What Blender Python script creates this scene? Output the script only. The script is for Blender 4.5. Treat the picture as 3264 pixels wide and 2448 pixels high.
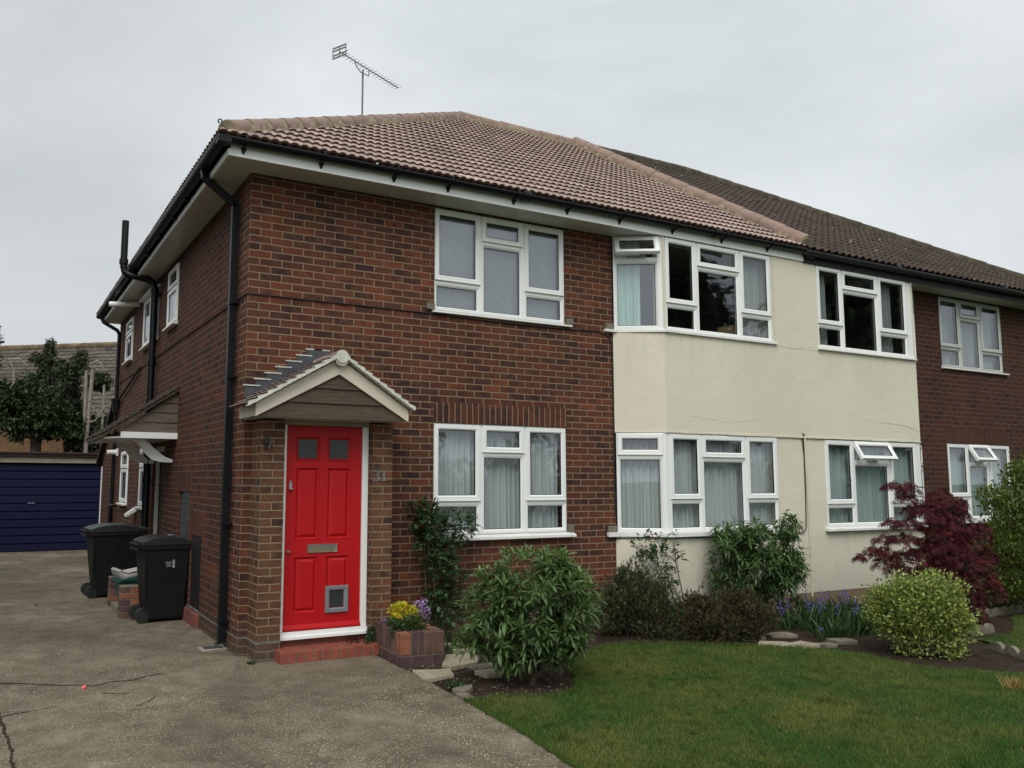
import bpy, bmesh, math, random
import numpy as np
from mathutils import Vector, Matrix, noise as mnoise
R_ = math.radians
random.seed(7); RNG = np.random.default_rng(7)
S = bpy.context.scene; COL = S.collection
for o in list(bpy.data.objects): bpy.data.objects.remove(o)

# ------------------------------------------------------------------ camera
CAMP = (-2.1394, -7.9850, 1.6383); YAW, PIT, ROL = .48692, .110495, .005615
F = np.array([math.sin(YAW)*math.cos(PIT), math.cos(YAW)*math.cos(PIT), math.sin(PIT)])
rt = np.array([math.cos(YAW), -math.sin(YAW), 0.]); up = np.cross(rt, F)
RR = rt*math.cos(ROL)+up*math.sin(ROL); UU = -rt*math.sin(ROL)+up*math.cos(ROL)
cam = bpy.data.cameras.new('camera'); camo = bpy.data.objects.new('camera', cam); COL.objects.link(camo)
M = Matrix.Identity(4)
for i in range(3):
    M[i][0] = RR[i]; M[i][1] = UU[i]; M[i][2] = -F[i]; M[i][3] = CAMP[i]
camo.matrix_world = M
cam.sensor_width = 36; cam.lens = 2659.9*36/3264; cam.shift_x = 246/3264; cam.shift_y = 3.6/3264
cam.clip_end = 1500; cam.clip_start = .05
S.camera = camo
S.render.resolution_x = 1024; S.render.resolution_y = 768

# ------------------------------------------------------------------ sky, sun, exposure
SUN_EL, SUN_AZ = 48, 215      # azimuth clockwise from +y : behind the camera, to its left
W = bpy.data.worlds.new('World'); S.world = W; W.use_nodes = True
nt = W.node_tree; nt.nodes.clear(); N = nt.nodes.new; L = nt.links.new
out = N('ShaderNodeOutputWorld'); bg = N('ShaderNodeBackground'); L(bg.outputs[0], out.inputs[0])
sky = N('ShaderNodeTexSky'); sky.sky_type = 'NISHITA'; sky.sun_disc = False
sky.sun_elevation = R_(SUN_EL); sky.sun_rotation = R_(SUN_AZ); sky.dust_density = 4; sky.air_density = 1
hs = N('ShaderNodeHueSaturation'); hs.inputs['Saturation'].default_value = .25; L(sky.outputs[0], hs.inputs['Color'])
tc = N('ShaderNodeTexCoord'); mp = N('ShaderNodeMapping'); mp.inputs['Scale'].default_value = (1, 1, 2.6)
mp.inputs['Rotation'].default_value = (.25, -.35, .3)
L(tc.outputs['Generated'], mp.inputs[0])
nz = N('ShaderNodeTexNoise'); nz.inputs['Scale'].default_value = 1.7; nz.inputs['Detail'].default_value = 5; nz.inputs['Roughness'].default_value = .5
nz.inputs['Distortion'].default_value = .3
L(mp.outputs[0], nz.inputs['Vector'])
cr = N('ShaderNodeValToRGB'); cr.color_ramp.elements[0].position = .32; cr.color_ramp.elements[1].position = .68
cr.color_ramp.elements[0].color = (4.35, 4.72, 4.85, 1); cr.color_ramp.elements[1].color = (6.3, 6.65, 6.8, 1)
L(nz.outputs[0], cr.inputs[0])
mx = N('ShaderNodeMix'); mx.data_type = 'RGBA'; mx.inputs['Factor'].default_value = .88
def lobe(v, lo, hi, gain):      # a soft brighter region of the cloud sheet round direction v
    d = N('ShaderNodeVectorMath'); d.operation = 'DOT_PRODUCT'; L(tc.outputs['Generated'], d.inputs[0]); d.inputs[1].default_value = Vector(v).normalized()
    m = N('ShaderNodeMapRange'); m.interpolation_type = 'SMOOTHSTEP'; L(d.outputs['Value'], m.inputs[0]); m.inputs[1].default_value = lo; m.inputs[2].default_value = hi; m.inputs[3].default_value = 0; m.inputs[4].default_value = gain; return m.outputs[0]
ad = N('ShaderNodeMath'); ad.operation = 'ADD'; L(lobe((.62, .68, .42), .80, 1.0, .20), ad.inputs[0]); L(lobe((math.sin(R_(SUN_AZ))*.8, math.cos(R_(SUN_AZ))*.8, .85), -.35, .85, .62), ad.inputs[1])
ad2 = N('ShaderNodeMath'); ad2.operation = 'ADD'; L(ad.outputs[0], ad2.inputs[0]); ad2.inputs[1].default_value = 1.
sc_ = N('ShaderNodeVectorMath'); sc_.operation = 'SCALE'; L(cr.outputs[0], sc_.inputs[0]); L(ad2.outputs[0], sc_.inputs['Scale'])
L(hs.outputs[0], mx.inputs[6]); L(sc_.outputs[0], mx.inputs[7]); L(mx.outputs[2], bg.inputs[0])
bg.inputs[1].default_value = .10
sl = bpy.data.lights.new('sun', 'SUN'); sl.energy = 1.45; sl.angle = R_(38); sl.color = (1, .97, .92)
so = bpy.data.objects.new('sun', sl); COL.objects.link(so)
sd = Vector((math.sin(R_(SUN_AZ))*math.cos(R_(SUN_EL)), math.cos(R_(SUN_AZ))*math.cos(R_(SUN_EL)), math.sin(R_(SUN_EL))))
so.rotation_euler = sd.to_track_quat('Z', 'Y').to_euler()
S.view_settings.view_transform = 'Standard'; S.view_settings.look = 'None'; S.view_settings.exposure = .26; S.view_settings.gamma = 1
S.render.engine = 'CYCLES'; S.cycles.max_bounces = 8; S.cycles.transparent_max_bounces = 16

# ------------------------------------------------------------------ material helpers
class NG:
    def __init__(s, name):
        s.m = bpy.data.materials.new(name); s.m.use_nodes = True; s.t = s.m.node_tree; s.t.nodes.clear()
        s.out = s.n('ShaderNodeOutputMaterial'); s.p = s.n('ShaderNodeBsdfPrincipled'); s.l(s.p.outputs[0], s.out.inputs[0])
    def n(s, t, **k):
        x = s.t.nodes.new(t)
        for a, b in k.items(): setattr(x, a, b)
        return x
    def l(s, a, b): s.t.links.new(a, b)
    def set(s, sock, v):
        if hasattr(v, 'is_output') or hasattr(v, 'links'): s.l(v, sock)
        else: sock.default_value = v
    def math(s, op, a, b=0., c=None):
        x = s.n('ShaderNodeMath', operation=op); s.set(x.inputs[0], a); s.set(x.inputs[1], b)
        if c is not None: s.set(x.inputs[2], c)
        return x.outputs[0]
    def pos(s):
        return s.n('ShaderNodeNewGeometry').outputs['Position']
    def noise(s, scale, detail=3, rough=.55, vec=None, dist=0):
        x = s.n('ShaderNodeTexNoise'); x.inputs['Scale'].default_value = scale; x.inputs['Detail'].default_value = detail
        x.inputs['Roughness'].default_value = rough; x.inputs['Distortion'].default_value = dist
        s.l(vec if vec is not None else s.pos(), x.inputs['Vector']); return x.outputs[0]
    def scaled(s, sc, vec=None):
        x = s.n('ShaderNodeVectorMath', operation='MULTIPLY'); s.l(vec if vec is not None else s.pos(), x.inputs[0]); x.inputs[1].default_value = sc; return x.outputs[0]
    def ramp(s, f, stops, interp='LINEAR'):
        x = s.n('ShaderNodeValToRGB'); e = x.color_ramp.elements; x.color_ramp.interpolation = interp
        while len(e) < len(stops): e.new(.5)
        for i, (p, c) in enumerate(stops):
            e[i].position = p; e[i].color = (*c, 1) if len(c) == 3 else c
        s.l(f, x.inputs[0]); return x.outputs[0]
    def mix(s, f, a, b, mode='MIX'):
        x = s.n('ShaderNodeMix', data_type='RGBA', blend_type=mode)
        s.set(x.inputs[0], f)
        for i, v in ((6, a), (7, b)):
            if isinstance(v, tuple): x.inputs[i].default_value = (*v, 1)
            else: s.l(v, x.inputs[i])
        return x.outputs[2]
    def sep(s, v):
        x = s.n('ShaderNodeSeparateXYZ'); s.l(v, x.inputs[0]); return x.outputs
    def bump(s, h, strength=.4, dist=.01):
        x = s.n('ShaderNodeBump'); x.inputs['Strength'].default_value = strength; x.inputs['Distance'].default_value = dist
        s.l(h, x.inputs['Height']); s.l(x.outputs[0], s.p.inputs['Normal'])
    def base(s, c, rough=.6, spec=None, metal=0):
        if isinstance(c, tuple): s.p.inputs['Base Color'].default_value = (*c, 1)
        else: s.l(c, s.p.inputs['Base Color'])
        s.set(s.p.inputs['Roughness'], rough); s.p.inputs['Metallic'].default_value = metal
        if spec is not None: s.p.inputs['Specular IOR Level'].default_value = spec
        return s.m

def plain(name, c, rough=.5, var=.15, scale=6, metal=0, spec=None, bump=0):
    g = NG(name); n = g.noise(scale, 4)
    lo = tuple(x*(1-var) for x in c); hi = tuple(min(1, x*(1+var)) for x in c)
    m = g.base(g.ramp(n, [(.3, lo), (.7, hi)]), rough, spec, metal)
    if bump: g.bump(g.noise(scale*8, 4), bump, .01)
    return m

RED = [(.0, (0.0307, 0.0170, 0.0176)), (.18, (0.0425, 0.0210, 0.0185)), (.32, (0.0732, 0.0260, 0.0185)), (.46, (0.1086, 0.0320, 0.0202)),
       (.58, (0.0826, 0.0340, 0.0202)), (.70, (0.0614, 0.0290, 0.0202)), (.84, (0.1239, 0.0370, 0.0211)), (1., (0.1534, 0.0460, 0.0238))]
BROWN = [(.0, (0.0358, 0.0210, 0.0198)), (.2, (0.0627, 0.0320, 0.0207)), (.4, (0.0986, 0.0490, 0.0279)), (.6, (0.0829, 0.0360, 0.0225)),
         (.8, (0.1142, 0.0560, 0.0306)), (1., (0.1456, 0.0520, 0.0288))]
DARKR = [(.0, (0.0242, 0.0133, 0.0119)), (.25, (0.0418, 0.0181, 0.0127)), (.5, (0.0572, 0.0209, 0.0145)), (.75, (0.0462, 0.0209, 0.0145)), (1., (0.0704, 0.0247, 0.0161))]
def brick(name, pal, mortar=(.285, .20, .115), u0=0., side0=0., par=0, soldier=False, low=True):
    g = NG(name); x, y, z = g.sep(g.pos())[:3]
    geo = g.n('ShaderNodeNewGeometry'); nx = g.sep(geo.outputs['Normal'])[0]
    isx = g.math('GREATER_THAN', g.math('ABSOLUTE', nx), .5)
    # slight wobble so that joints are not ruled lines
    wob = g.math('MULTIPLY', g.math('SUBTRACT', g.noise(9, 4), .5), .010)
    wob2 = g.math('MULTIPLY', g.math('SUBTRACT', g.noise(11, 4, vec=g.scaled((1.3, .9, 1.7))), .5), .011)
    ux = g.math('SUBTRACT', x, u0); uy = g.math('SUBTRACT', y, side0)
    u = g.math('ADD', g.math('ADD', g.math('MULTIPLY', ux, g.math('SUBTRACT', 1., isx)), g.math('MULTIPLY', uy, isx)), wob)
    v = g.math('ADD', g.math('SUBTRACT', z, .0525), wob2)
    if soldier:
        u, v = g.math('ADD', v, 0.), u
        u = g.math('ADD', u, 10.)
    vr = g.math('DIVIDE', v, .075); row = g.math('FLOOR', vr); fv = g.math('SUBTRACT', vr, row)
    par_ = g.math('MODULO', g.math('ADD', g.math('ADD', row, 1000. + par), isx), 2.)
    if soldier: par_ = g.math('MULTIPLY', par_, 0.)
    ur = g.math('DIVIDE', g.math('ADD', u, g.math('MULTIPLY', par_, .1125)), .225)
    col = g.math('FLOOR', ur); fu = g.math('SUBTRACT', ur, col)
    du = g.math('MULTIPLY', g.math('MINIMUM', fu, g.math('SUBTRACT', 1., fu)), .225 if not soldier else 9.)
    dv = g.math('MULTIPLY', g.math('MINIMUM', fv, g.math('SUBTRACT', 1., fv)), .075)
    d = g.math('MINIMUM', du, dv)
    d = g.math('ADD', d, g.math('MULTIPLY', g.math('SUBTRACT', g.noise(60, 4), .5), .006))
    mr = g.n('ShaderNodeMapRange', interpolation_type='SMOOTHSTEP'); g.l(d, mr.inputs[0]); mr.inputs[1].default_value = .0042; mr.inputs[2].default_value = .0068
    body = mr.outputs[0]
    cx = g.n('ShaderNodeCombineXYZ'); g.l(col, cx.inputs[0]); g.l(row, cx.inputs[1]); g.l(isx, cx.inputs[2])
    wn = g.n('ShaderNodeTexWhiteNoise', noise_dimensions='3D'); g.l(cx.outputs[0], wn.inputs['Vector'])
    c = g.ramp(wn.outputs['Value'], pal)
    # blotchy firing marks inside a brick and grain
    wv = g.n('ShaderNodeVectorMath', operation='MULTIPLY_ADD'); g.l(wn.outputs['Color'], wv.inputs[0]); wv.inputs[1].default_value = (7, 7, 7); g.l(g.pos(), wv.inputs[2])
    blot = g.noise(8.5, 3, .6, vec=wv.outputs[0])
    c = g.mix(g.ramp(blot, [(.42, (0,)*3), (.62, (.85,)*3)]), c, tuple(q*1.1 for q in pal[4][1]), 'MIX')
    blo2 = g.noise(6.5, 2, .5, vec=g.scaled((1.3, 1.1, 1.9), wv.outputs[0])); c = g.mix(g.ramp(blo2, [(.56, (0,)*3), (.70, (.75,)*3)]), c, tuple(q*.9 for q in pal[1][1]), 'MIX')
    c = g.mix(.5, c, g.ramp(g.noise(120, 3), [(.3, (.55, .55, .55)), (.7, (1.45, 1.4, 1.35))]), 'MULTIPLY')
    eff = g.ramp(g.noise(3.1, 5, .7), [(.60, (0,)*3), (.74, (1,)*3)]); c = g.mix(g.math('MULTIPLY', eff, .22), c, (.20, .15, .11))
    chip = g.math('GREATER_THAN', g.noise(38, 2, .5, vec=g.scaled((1, 1, 1.2))), .735); c = g.mix(g.math('MULTIPLY', chip, .35), c, (.26, .19, .13))
    damp = g.ramp(g.noise(1.1, 4, .6, vec=g.scaled((1.2, 1.2, .5))), [(.5, (0,)*3), (.68, (1,)*3)]); c = g.mix(g.math('MULTIPLY', damp, .30), c, tuple(q*.6 for q in pal[1][1]))
    big = g.ramp(g.noise(.7, 3), [(.3, (.82, .82, .84)), (.7, (1.2, 1.16, 1.1))]); c = g.mix(1., c, big, 'MULTIPLY')
    mo = g.mix(g.noise(30, 3), tuple(q*.55 for q in mortar), tuple(q*1.25 for q in mortar))
    mo = g.mix(g.math('MULTIPLY', g.noise(1.3, 2), .8), mo, tuple(q*.62 for q in mortar))
    if low:   # splash-back dirt and moss close to the ground
        lowf = g.n('ShaderNodeMapRange'); g.l(g.math('ADD', z, g.math('MULTIPLY', g.noise(3, 3), .35)), lowf.inputs[0])
        lowf.inputs[1].default_value = .45; lowf.inputs[2].default_value = .12; lowf.inputs[3].default_value = 0; lowf.inputs[4].default_value = .75
        c = g.mix(lowf.outputs[0], c, (.075, .058, .040)); mo = g.mix(lowf.outputs[0], mo, (.11, .10, .078))
    cc = g.mix(body, mo, c)
    g.bump(g.math('ADD', body, g.math('MULTIPLY', g.noise(90, 4), .35)), .55, .005)
    return g.base(cc, .88, .25)

MT = {}
MT['brick'] = brick('red_brick', RED)
MT['brick_shaded'] = brick('shaded_side_brick', [(p, (c[0]*.82, c[1]*.76, c[2]*.72)) for p, c in RED], mortar=(.17, .115, .075))  # front brick with the side wall's shade darkened into its colour
MT['pierL'] = brick('pier_brick', BROWN, u0=.086, side0=-.07, mortar=(.27, .21, .125))
MT['pierR'] = brick('pier_brick_right', BROWN, u0=1.22, side0=-.07, mortar=(.27, .21, .125))
MT['brick_dark'] = brick('dark_brick', DARKR, mortar=(.125, .088, .062))
MT['soldier'] = brick('soldier_brick', RED, u0=.015, soldier=True)
MT['soldier_side'] = brick('soldier_brick_side', [(p, (c[0]*.8, c[1]*.74, c[2]*.7)) for p, c in RED], mortar=(.15, .10, .07), soldier=True)  # side lintels take the same shade-darkened brick tone
MT['soldier_dark'] = brick('soldier_brick_dark', DARKR, u0=.015, soldier=True, mortar=(.12, .09, .07))
MT['planterb'] = brick('planter_brick', BROWN, soldier=True, u0=.0, mortar=(.20, .16, .11), low=False)
MT['planterc'] = brick('planter_course', DARKR, mortar=(.16, .13, .09), low=False)
MT['yellowb'] = brick('yellow_brick', [(0, (.10, .055, .028)), (.3, (.16, .088, .038)), (.5, (.13, .068, .032)), (.7, (.18, .105, .048)), (.85, (.09, .05, .027)), (1, (.15, .063, .032))], low=False)

def render_mat(name, c, dirt=.25):
    g = NG(name)
    n1 = g.noise(1.1, 4); n2 = g.noise(.45, 2, vec=g.scaled((1, 1, .4)))
    a = g.mix(n1, tuple(q*.93 for q in c), tuple(min(1, q*1.06) for q in c))
    a = g.mix(g.math('MULTIPLY', g.ramp(n2, [(.45, (0, 0, 0)), (.75, (1, 1, 1))]), dirt), a, (c[0]*.80, c[1]*.82, c[2]*.82))
    z = g.sep(g.pos())[2]
    lf = g.n('ShaderNodeMapRange'); g.l(g.math('ADD', z, g.math('MULTIPLY', g.noise(2.5, 4), .6)), lf.inputs[0])
    lf.inputs[1].default_value = .9; lf.inputs[2].default_value = .35; lf.inputs[3].default_value = 0; lf.inputs[4].default_value = .5
    a = g.mix(lf.outputs[0], a, (c[0]*.66, c[1]*.66, c[2]*.68))
    for z0, z1 in ((3.42, 2.75), (.95, .35)):      # rain streaks and grime that run down from the sills
        sk = g.n('ShaderNodeMapRange'); g.l(z, sk.inputs[0]); sk.inputs[1].default_value = z1; sk.inputs[2].default_value = z0; below = g.math('LESS_THAN', z, z0+.02)
        stn = g.ramp(g.noise(3.2, 4, .65, vec=g.scaled((3.2, 3.2, .25))), [(.46, (0,)*3), (.66, (1,)*3)])
        a = g.mix(g.math('MULTIPLY', g.math('MULTIPLY', g.math('MULTIPLY', sk.outputs[0], below), stn), .18), a, (c[0]*.55, c[1]*.56, c[2]*.55))
    a = g.mix(g.math('MULTIPLY', g.ramp(g.noise(26, 4, .7), [(.55, (0,)*3), (.75, (1,)*3)]), .16), a, tuple(q*.7 for q in c))
    g.bump(g.math('ADD', g.noise(55, 5, .7), g.math('MULTIPLY', g.noise(5, 3), 1.6)), .6, .008)
    return g.base(a, .9, .2)
MT['cream'] = render_mat('cream_render', (.665, .62, .50))
MT['cream2'] = render_mat('cream_render_yellow', (.655, .63, .50))
MT['plinth'] = plain('tan_plinth_paint', (.20, .145, .085), .85, .25, 3, bump=.2)

def upvc(name, c, aged=.0):
    g = NG(name); n = g.noise(3, 4); a = g.mix(n, tuple(q*(.95-aged) for q in c), c)
    if aged: a = g.mix(g.math('MULTIPLY', g.ramp(g.noise(9, 4), [(.5, (0, 0, 0)), (.8, (1, 1, 1))]), .4), a, tuple(q*.5 for q in c))
    return g.base(a, .32, .5)
MT['white'] = upvc('white_upvc', (.80, .81, .78)); MT['oldwhite'] = upvc('grey_white_paint', (.52, .54, .50), .08)
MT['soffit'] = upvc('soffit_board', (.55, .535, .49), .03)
MT['sill'] = upvc('sill_paint', (.78, .78, .74), .03)
MT['gasket'] = plain('black_gasket', (.012, .012, .012), .6)
MT['blackp'] = plain('black_plastic_pipe', (.0045, .005, .006), .42, .3, 4, spec=.25)
MT['oldgut'] = plain('old_black_gutter', (.013, .012, .012), .7, .5, 8)
MT['lead'] = plain('lead_flashing', (.050, .052, .060), .55, .25, 5, bump=.1)
MT['mortar'] = plain('hip_mortar', (.27, .225, .15), .95, .25, 14, bump=.4)
MT['palemortar'] = plain('pale_mortar', (.50, .50, .43), .9, .15, 10, bump=.2)
MT['creamwood'] = plain('cream_painted_wood', (.62, .55, .44), .55, .07, 4)
MT['stone_sill'] = plain('weathered_sill_end', (.16, .145, .11), .9, .3, 9, bump=.3)
def wood(name, c):
    g = NG(name); n = g.noise(5, 6, .7, vec=g.scaled((1.2, 1.2, 26)))
    a = g.ramp(n, [(.3, tuple(q*.45 for q in c)), (.55, c), (.75, tuple(q*1.5 for q in c))]); g.bump(n, .4, .006); return g.base(a, .8, .3)
MT['wood'] = wood('weathered_boards', (.085, .062, .042)); MT['wood2'] = wood('grey_boards', (.13, .105, .08))
MT['greenwood'] = plain('drab_lintel_paint', (.27, .25, .18), .7, .1, 3)
def red_door():
    g = NG('red_door_paint'); n = g.noise(2, 3)
    a = g.mix(n, (.37, .0035, .006), (.44, .005, .008)); g.bump(g.noise(140, 3), .08, .002)
    m = g.base(a, .48, .28); return m
MT['red'] = red_door()
MT['redbrick'] = plain('red_paver', (.21, .050, .030), .8, .3, 7, bump=.3); MT['redbrick2'] = plain('dull_red_paver', (.17, .058, .042), .85, .3, 7, bump=.3)
MT['paverj'] = plain('paver_joint', (.16, .13, .09), .95, .2, 30)
MT['steel'] = plain('brushed_steel', (.55, .56, .58), .3, .1, 20, metal=1); MT['brass'] = plain('brass', (.55, .46, .25), .35, .1, 20, metal=1)
MT['numeral'] = plain('dull_metal_numeral', (.23, .27, .31), .4, .1, 30, metal=.6)
MT['catgrey'] = plain('grey_plastic', (.17, .18, .19), .4, .08, 10); MT['catflap'] = plain('smoked_flap', (.035, .04, .042), .15, .1, 5)
MT['interior'] = plain('interior_wall', (.16, .15, .14), .9, .1, 2)
MT['terra'] = plain('terracotta', (.30, .12, .06), .85, .25, 9)
MT['darkmetal'] = plain('black_iron', (.015, .015, .016), .5)
MT['cable'] = plain('black_cable', (.012, .011, .010), .7); MT['creamcable'] = plain('painted_conduit', (.57, .55, .40), .7)
MT['alu'] = plain('weathered_aluminium', (.15, .15, .15), .5, .2, 20, metal=.5)

def glass(name, refl=.10, tint=(.92, .94, .94)):
    g = NG(name); t = g.n('ShaderNodeBsdfTransparent'); t.inputs[0].default_value = (*tint, 1)
    gl = g.n('ShaderNodeBsdfGlossy'); gl.inputs['Roughness'].default_value = .015; gl.inputs['Color'].default_value = (.92, .95, 1, 1)
    geo = g.n('ShaderNodeNewGeometry'); dt = g.n('ShaderNodeVectorMath', operation='DOT_PRODUCT'); g.l(geo.outputs['Incoming'], dt.inputs[0]); g.l(geo.outputs['Normal'], dt.inputs[1])
    sch = g.math('POWER', g.math('SUBTRACT', 1., g.math('ABSOLUTE', dt.outputs['Value'])), 5.)
    fac = g.math('ADD', g.math('MULTIPLY', sch, .9), .04+refl*.5)
    bp = g.n('ShaderNodeBump'); bp.inputs['Strength'].default_value = .05; bp.inputs['Distance'].default_value = .02
    g.l(g.noise(1.8, 1), bp.inputs['Height']); g.l(bp.outputs[0], gl.inputs['Normal'])
    mxs = g.n('ShaderNodeMixShader'); g.l(fac, mxs.inputs[0]); g.l(t.outputs[0], mxs.inputs[1]); g.l(gl.outputs[0], mxs.inputs[2])
    g.l(mxs.outputs[0], g.out.inputs[0]); return g.m
MT['glass'] = glass('window_glass', .05); MT['glass_hi'] = glass('reflective_window_glass', .11)
def obscure():
    g = NG('obscured_glass'); g.bump(g.noise(160, 3), .6, .004); return g.base((.022, .024, .024), .22, .6)
MT['obscure'] = obscure()
def cloth(name, c, tr=.35):
    g = NG(name); t = g.n('ShaderNodeBsdfTranslucent'); t.inputs[0].default_value = (*c, 1)
    d = g.n('ShaderNodeBsdfDiffuse'); n = g.noise(2.5, 3, vec=g.scaled((5, 5, .4)))
    g.l(g.mix(n, tuple(q*.8 for q in c), c), d.inputs[0])
    mm = g.n('ShaderNodeMixShader'); mm.inputs[0].default_value = tr; g.l(d.outputs[0], mm.inputs[1]); g.l(t.outputs[0], mm.inputs[2]); g.l(mm.outputs[0], g.out.inputs[0]); return g.m
MT['net'] = cloth('net_curtain', (.74, .78, .78), .2); MT['mint'] = cloth('mint_curtain', (.66, .88, .80), .15); MT['grey'] = cloth('grey_curtain', (.50, .52, .50))
MT['greenet'] = cloth('greenish_curtain', (.56, .66, .64), .2); MT['blind'] = cloth('white_blind', (.42, .45, .48), .2)
MT['card'] = plain('cardboard', (.40, .27, .12), .8, .1, 5)

def tilem(name, c, rough=.85, spots=None):
    g = NG(name); at = g.n('ShaderNodeAttribute', attribute_name='Col')
    a = g.mix(1., g.mix(g.noise(3, 4), tuple(q*.85 for q in c), tuple(q*1.15 for q in c)), at.outputs['Color'], 'MULTIPLY')
    a = g.mix(.5, a, g.ramp(g.noise(90, 2), [(.3, (.75, .75, .75)), (.7, (1.25, 1.25, 1.25))]), 'MULTIPLY')
    if spots:
        vo = g.n('ShaderNodeTexVoronoi'); vo.inputs['Scale'].default_value = 5.5; g.l(g.pos(), vo.inputs['Vector'])
        f = g.math('MULTIPLY', g.math('LESS_THAN', g.math('ADD', vo.outputs['Distance'], g.math('MULTIPLY', g.noise(40, 3), .12)), .17), g.math('GREATER_THAN', g.noise(1.3, 3), .5))
        a = g.mix(g.math('MULTIPLY', f, .8), a, spots)
    g.bump(g.noise(150, 3), .3, .003)
    return g.base(a, rough, .3)
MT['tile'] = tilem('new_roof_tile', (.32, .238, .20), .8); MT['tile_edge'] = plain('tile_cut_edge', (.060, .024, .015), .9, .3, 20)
MT['otile'] = tilem('old_roof_tile', (.050, .036, .027), .9, spots=(.26, .24, .20)); MT['otile_edge'] = plain('old_tile_edge', (.020, .011, .009), .9, .3, 20)
MT['hiptile'] = plain('new_hip_tile', (.25, .168, .135), .8, .18, 5, bump=.15)
MT['ohip'] = plain('old_mossy_ridge', (.060, .048, .030), .95, .5, 8, bump=.5)
MT['gtile'] = tilem('grey_lichen_tile', (.090, .078, .064), .95, spots=(.30, .27, .22)); MT['ptile'] = tilem('plain_purple_tile', (.17, .12, .11), .85)

# ------------------------------------------------------------------ object helpers
def tag(o, label=None, cat=None, group=None, kind=None):
    if label: o['label'] = label
    if cat: o['category'] = cat
    if group: o['group'] = group
    if kind: o['kind'] = kind
    return o
def empty(name, loc=(0, 0, 0), rz=0, label=None, cat=None, group=None):
    o = bpy.data.objects.new(name, None); COL.objects.link(o); o.location = loc; o.rotation_euler = (0, 0, rz); o.empty_display_size = .1
    return tag(o, label, cat, group)
class MB:
    def __init__(s): s.v = []; s.f = []; s.m = []; s.sm = []
    def add(s, vs, fs, m=0, sm=False):
        b = len(s.v); s.v += [tuple(p) for p in vs]
        for f in fs: s.f.append([i+b for i in f]); s.m.append(m); s.sm.append(sm)
        return s
    def box(s, x0, x1, y0, y1, z0, z1, m=0):
        return s.add([(x0,y0,z0),(x1,y0,z0),(x1,y1,z0),(x0,y1,z0),(x0,y0,z1),(x1,y0,z1),(x1,y1,z1),(x0,y1,z1)],
                     [(0,3,2,1),(4,5,6,7),(0,1,5,4),(1,2,6,5),(2,3,7,6),(3,0,4,7)], m)
    def prism(s, pts, vec, m=0, sm=False):       # planar loop of 3D points extruded by vec
        n = len(pts); v = Vector(vec); a = [Vector(p) for p in pts]
        s.add(a+[p+v for p in a], [list(range(n))[::-1], list(range(n, 2*n))], m)
        return s.add(a+[p+v for p in a], [(i, (i+1) % n, n+(i+1) % n, n+i) for i in range(n)], m, sm)
    def tube(s, pts, r, n=10, m=0, cap=True, rad=None):
        P = [Vector(p) for p in pts]; vs = []; ref = None
        for i, p in enumerate(P):
            if i == 0: t = P[1]-p
            elif i == len(P)-1: t = p-P[i-1]
            else: t = (P[i+1]-p).normalized()+(p-P[i-1]).normalized()
            t.normalize()
            if ref is None: ref = Vector((0, 0, 1)) if abs(t.z) < .9 else Vector((1, 0, 0))
            a = t.cross(ref); 
            if a.length < 1e-5: a = t.orthogonal()
            a.normalize(); b = t.cross(a).normalized(); ref = a.cross(t).normalized()
            k = 1.
            if 0 < i < len(P)-1:
                c = (P[i+1]-p).normalized().dot((p-P[i-1]).normalized()); k = 1/max(.55, math.sqrt(max(.05, (1+c)/2)))
            rr = (rad[i] if rad else r)
            for j in range(n):
                q = 2*math.pi*j/n; vs.append(p+(a*math.cos(q)+b*math.sin(q))*rr)
        fs = [(i*n+j, i*n+(j+1) % n, (i+1)*n+(j+1) % n, (i+1)*n+j) for i in range(len(P)-1) for j in range(n)]
        s.add(vs, fs, m, True)
        if cap:
            s.add(vs[:n], [list(range(n))[::-1]], m); s.add(vs[-n:], [list(range(n))], m)
        return s
    def ring(s, x0, x1, z0, z1, w, yf, yb, ch=.01, m=0):   # rectangular frame with a chamfered inner edge
        def rc(d, y): return [(x0+d, y, z0+d), (x1-d, y, z0+d), (x1-d, y, z1-d), (x0+d, y, z1-d)]
        L_ = [rc(0, yb), rc(0, yf+ch*.3), rc(ch*.3, yf), rc(w-ch, yf), rc(w, yf+ch), rc(w, yb)]
        vs = sum(L_, []); fs = []
        for k in range(len(L_)-1):
            for j in range(4): fs.append((k*4+j, k*4+(j+1) % 4, (k+1)*4+(j+1) % 4, (k+1)*4+j))
        return s.add(vs, fs, m)
    def build(s, name, mats, parent=None, mw=None, bevel=0):
        me = bpy.data.meshes.new(name); me.from_pydata(s.v, [], s.f)
        if not isinstance(mats, (list, tuple)): mats = [mats]
        for x in mats: me.materials.append(MT[x] if isinstance(x, str) else x)
        me.polygons.foreach_set('material_index', s.m); me.polygons.foreach_set('use_smooth', s.sm)
        bm = bmesh.new(); bm.from_mesh(me); bmesh.ops.remove_doubles(bm, verts=bm.verts, dist=1e-5) if bevel else None
        bmesh.ops.recalc_face_normals(bm, faces=bm.faces); bm.to_mesh(me); bm.free(); me.update()
        o = bpy.data.objects.new(name, me); COL.objects.link(o)
        if parent is not None: o.parent = parent
        if mw is not None: o.matrix_local = mw
        if bevel:
            b = o.modifiers.new('bevel', 'BEVEL'); b.width = bevel; b.segments = 2; b.limit_method = 'ANGLE'
        return o
def frame_mat(org, xd):
    X = Vector(xd).normalized(); Z = Vector((0, 0, 1)); Y = Z.cross(X)
    m = Matrix.Identity(4)
    for i in range(3): m[i][0] = X[i]; m[i][1] = Y[i]; m[i][2] = Z[i]; m[i][3] = org[i]
    return m

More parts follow.
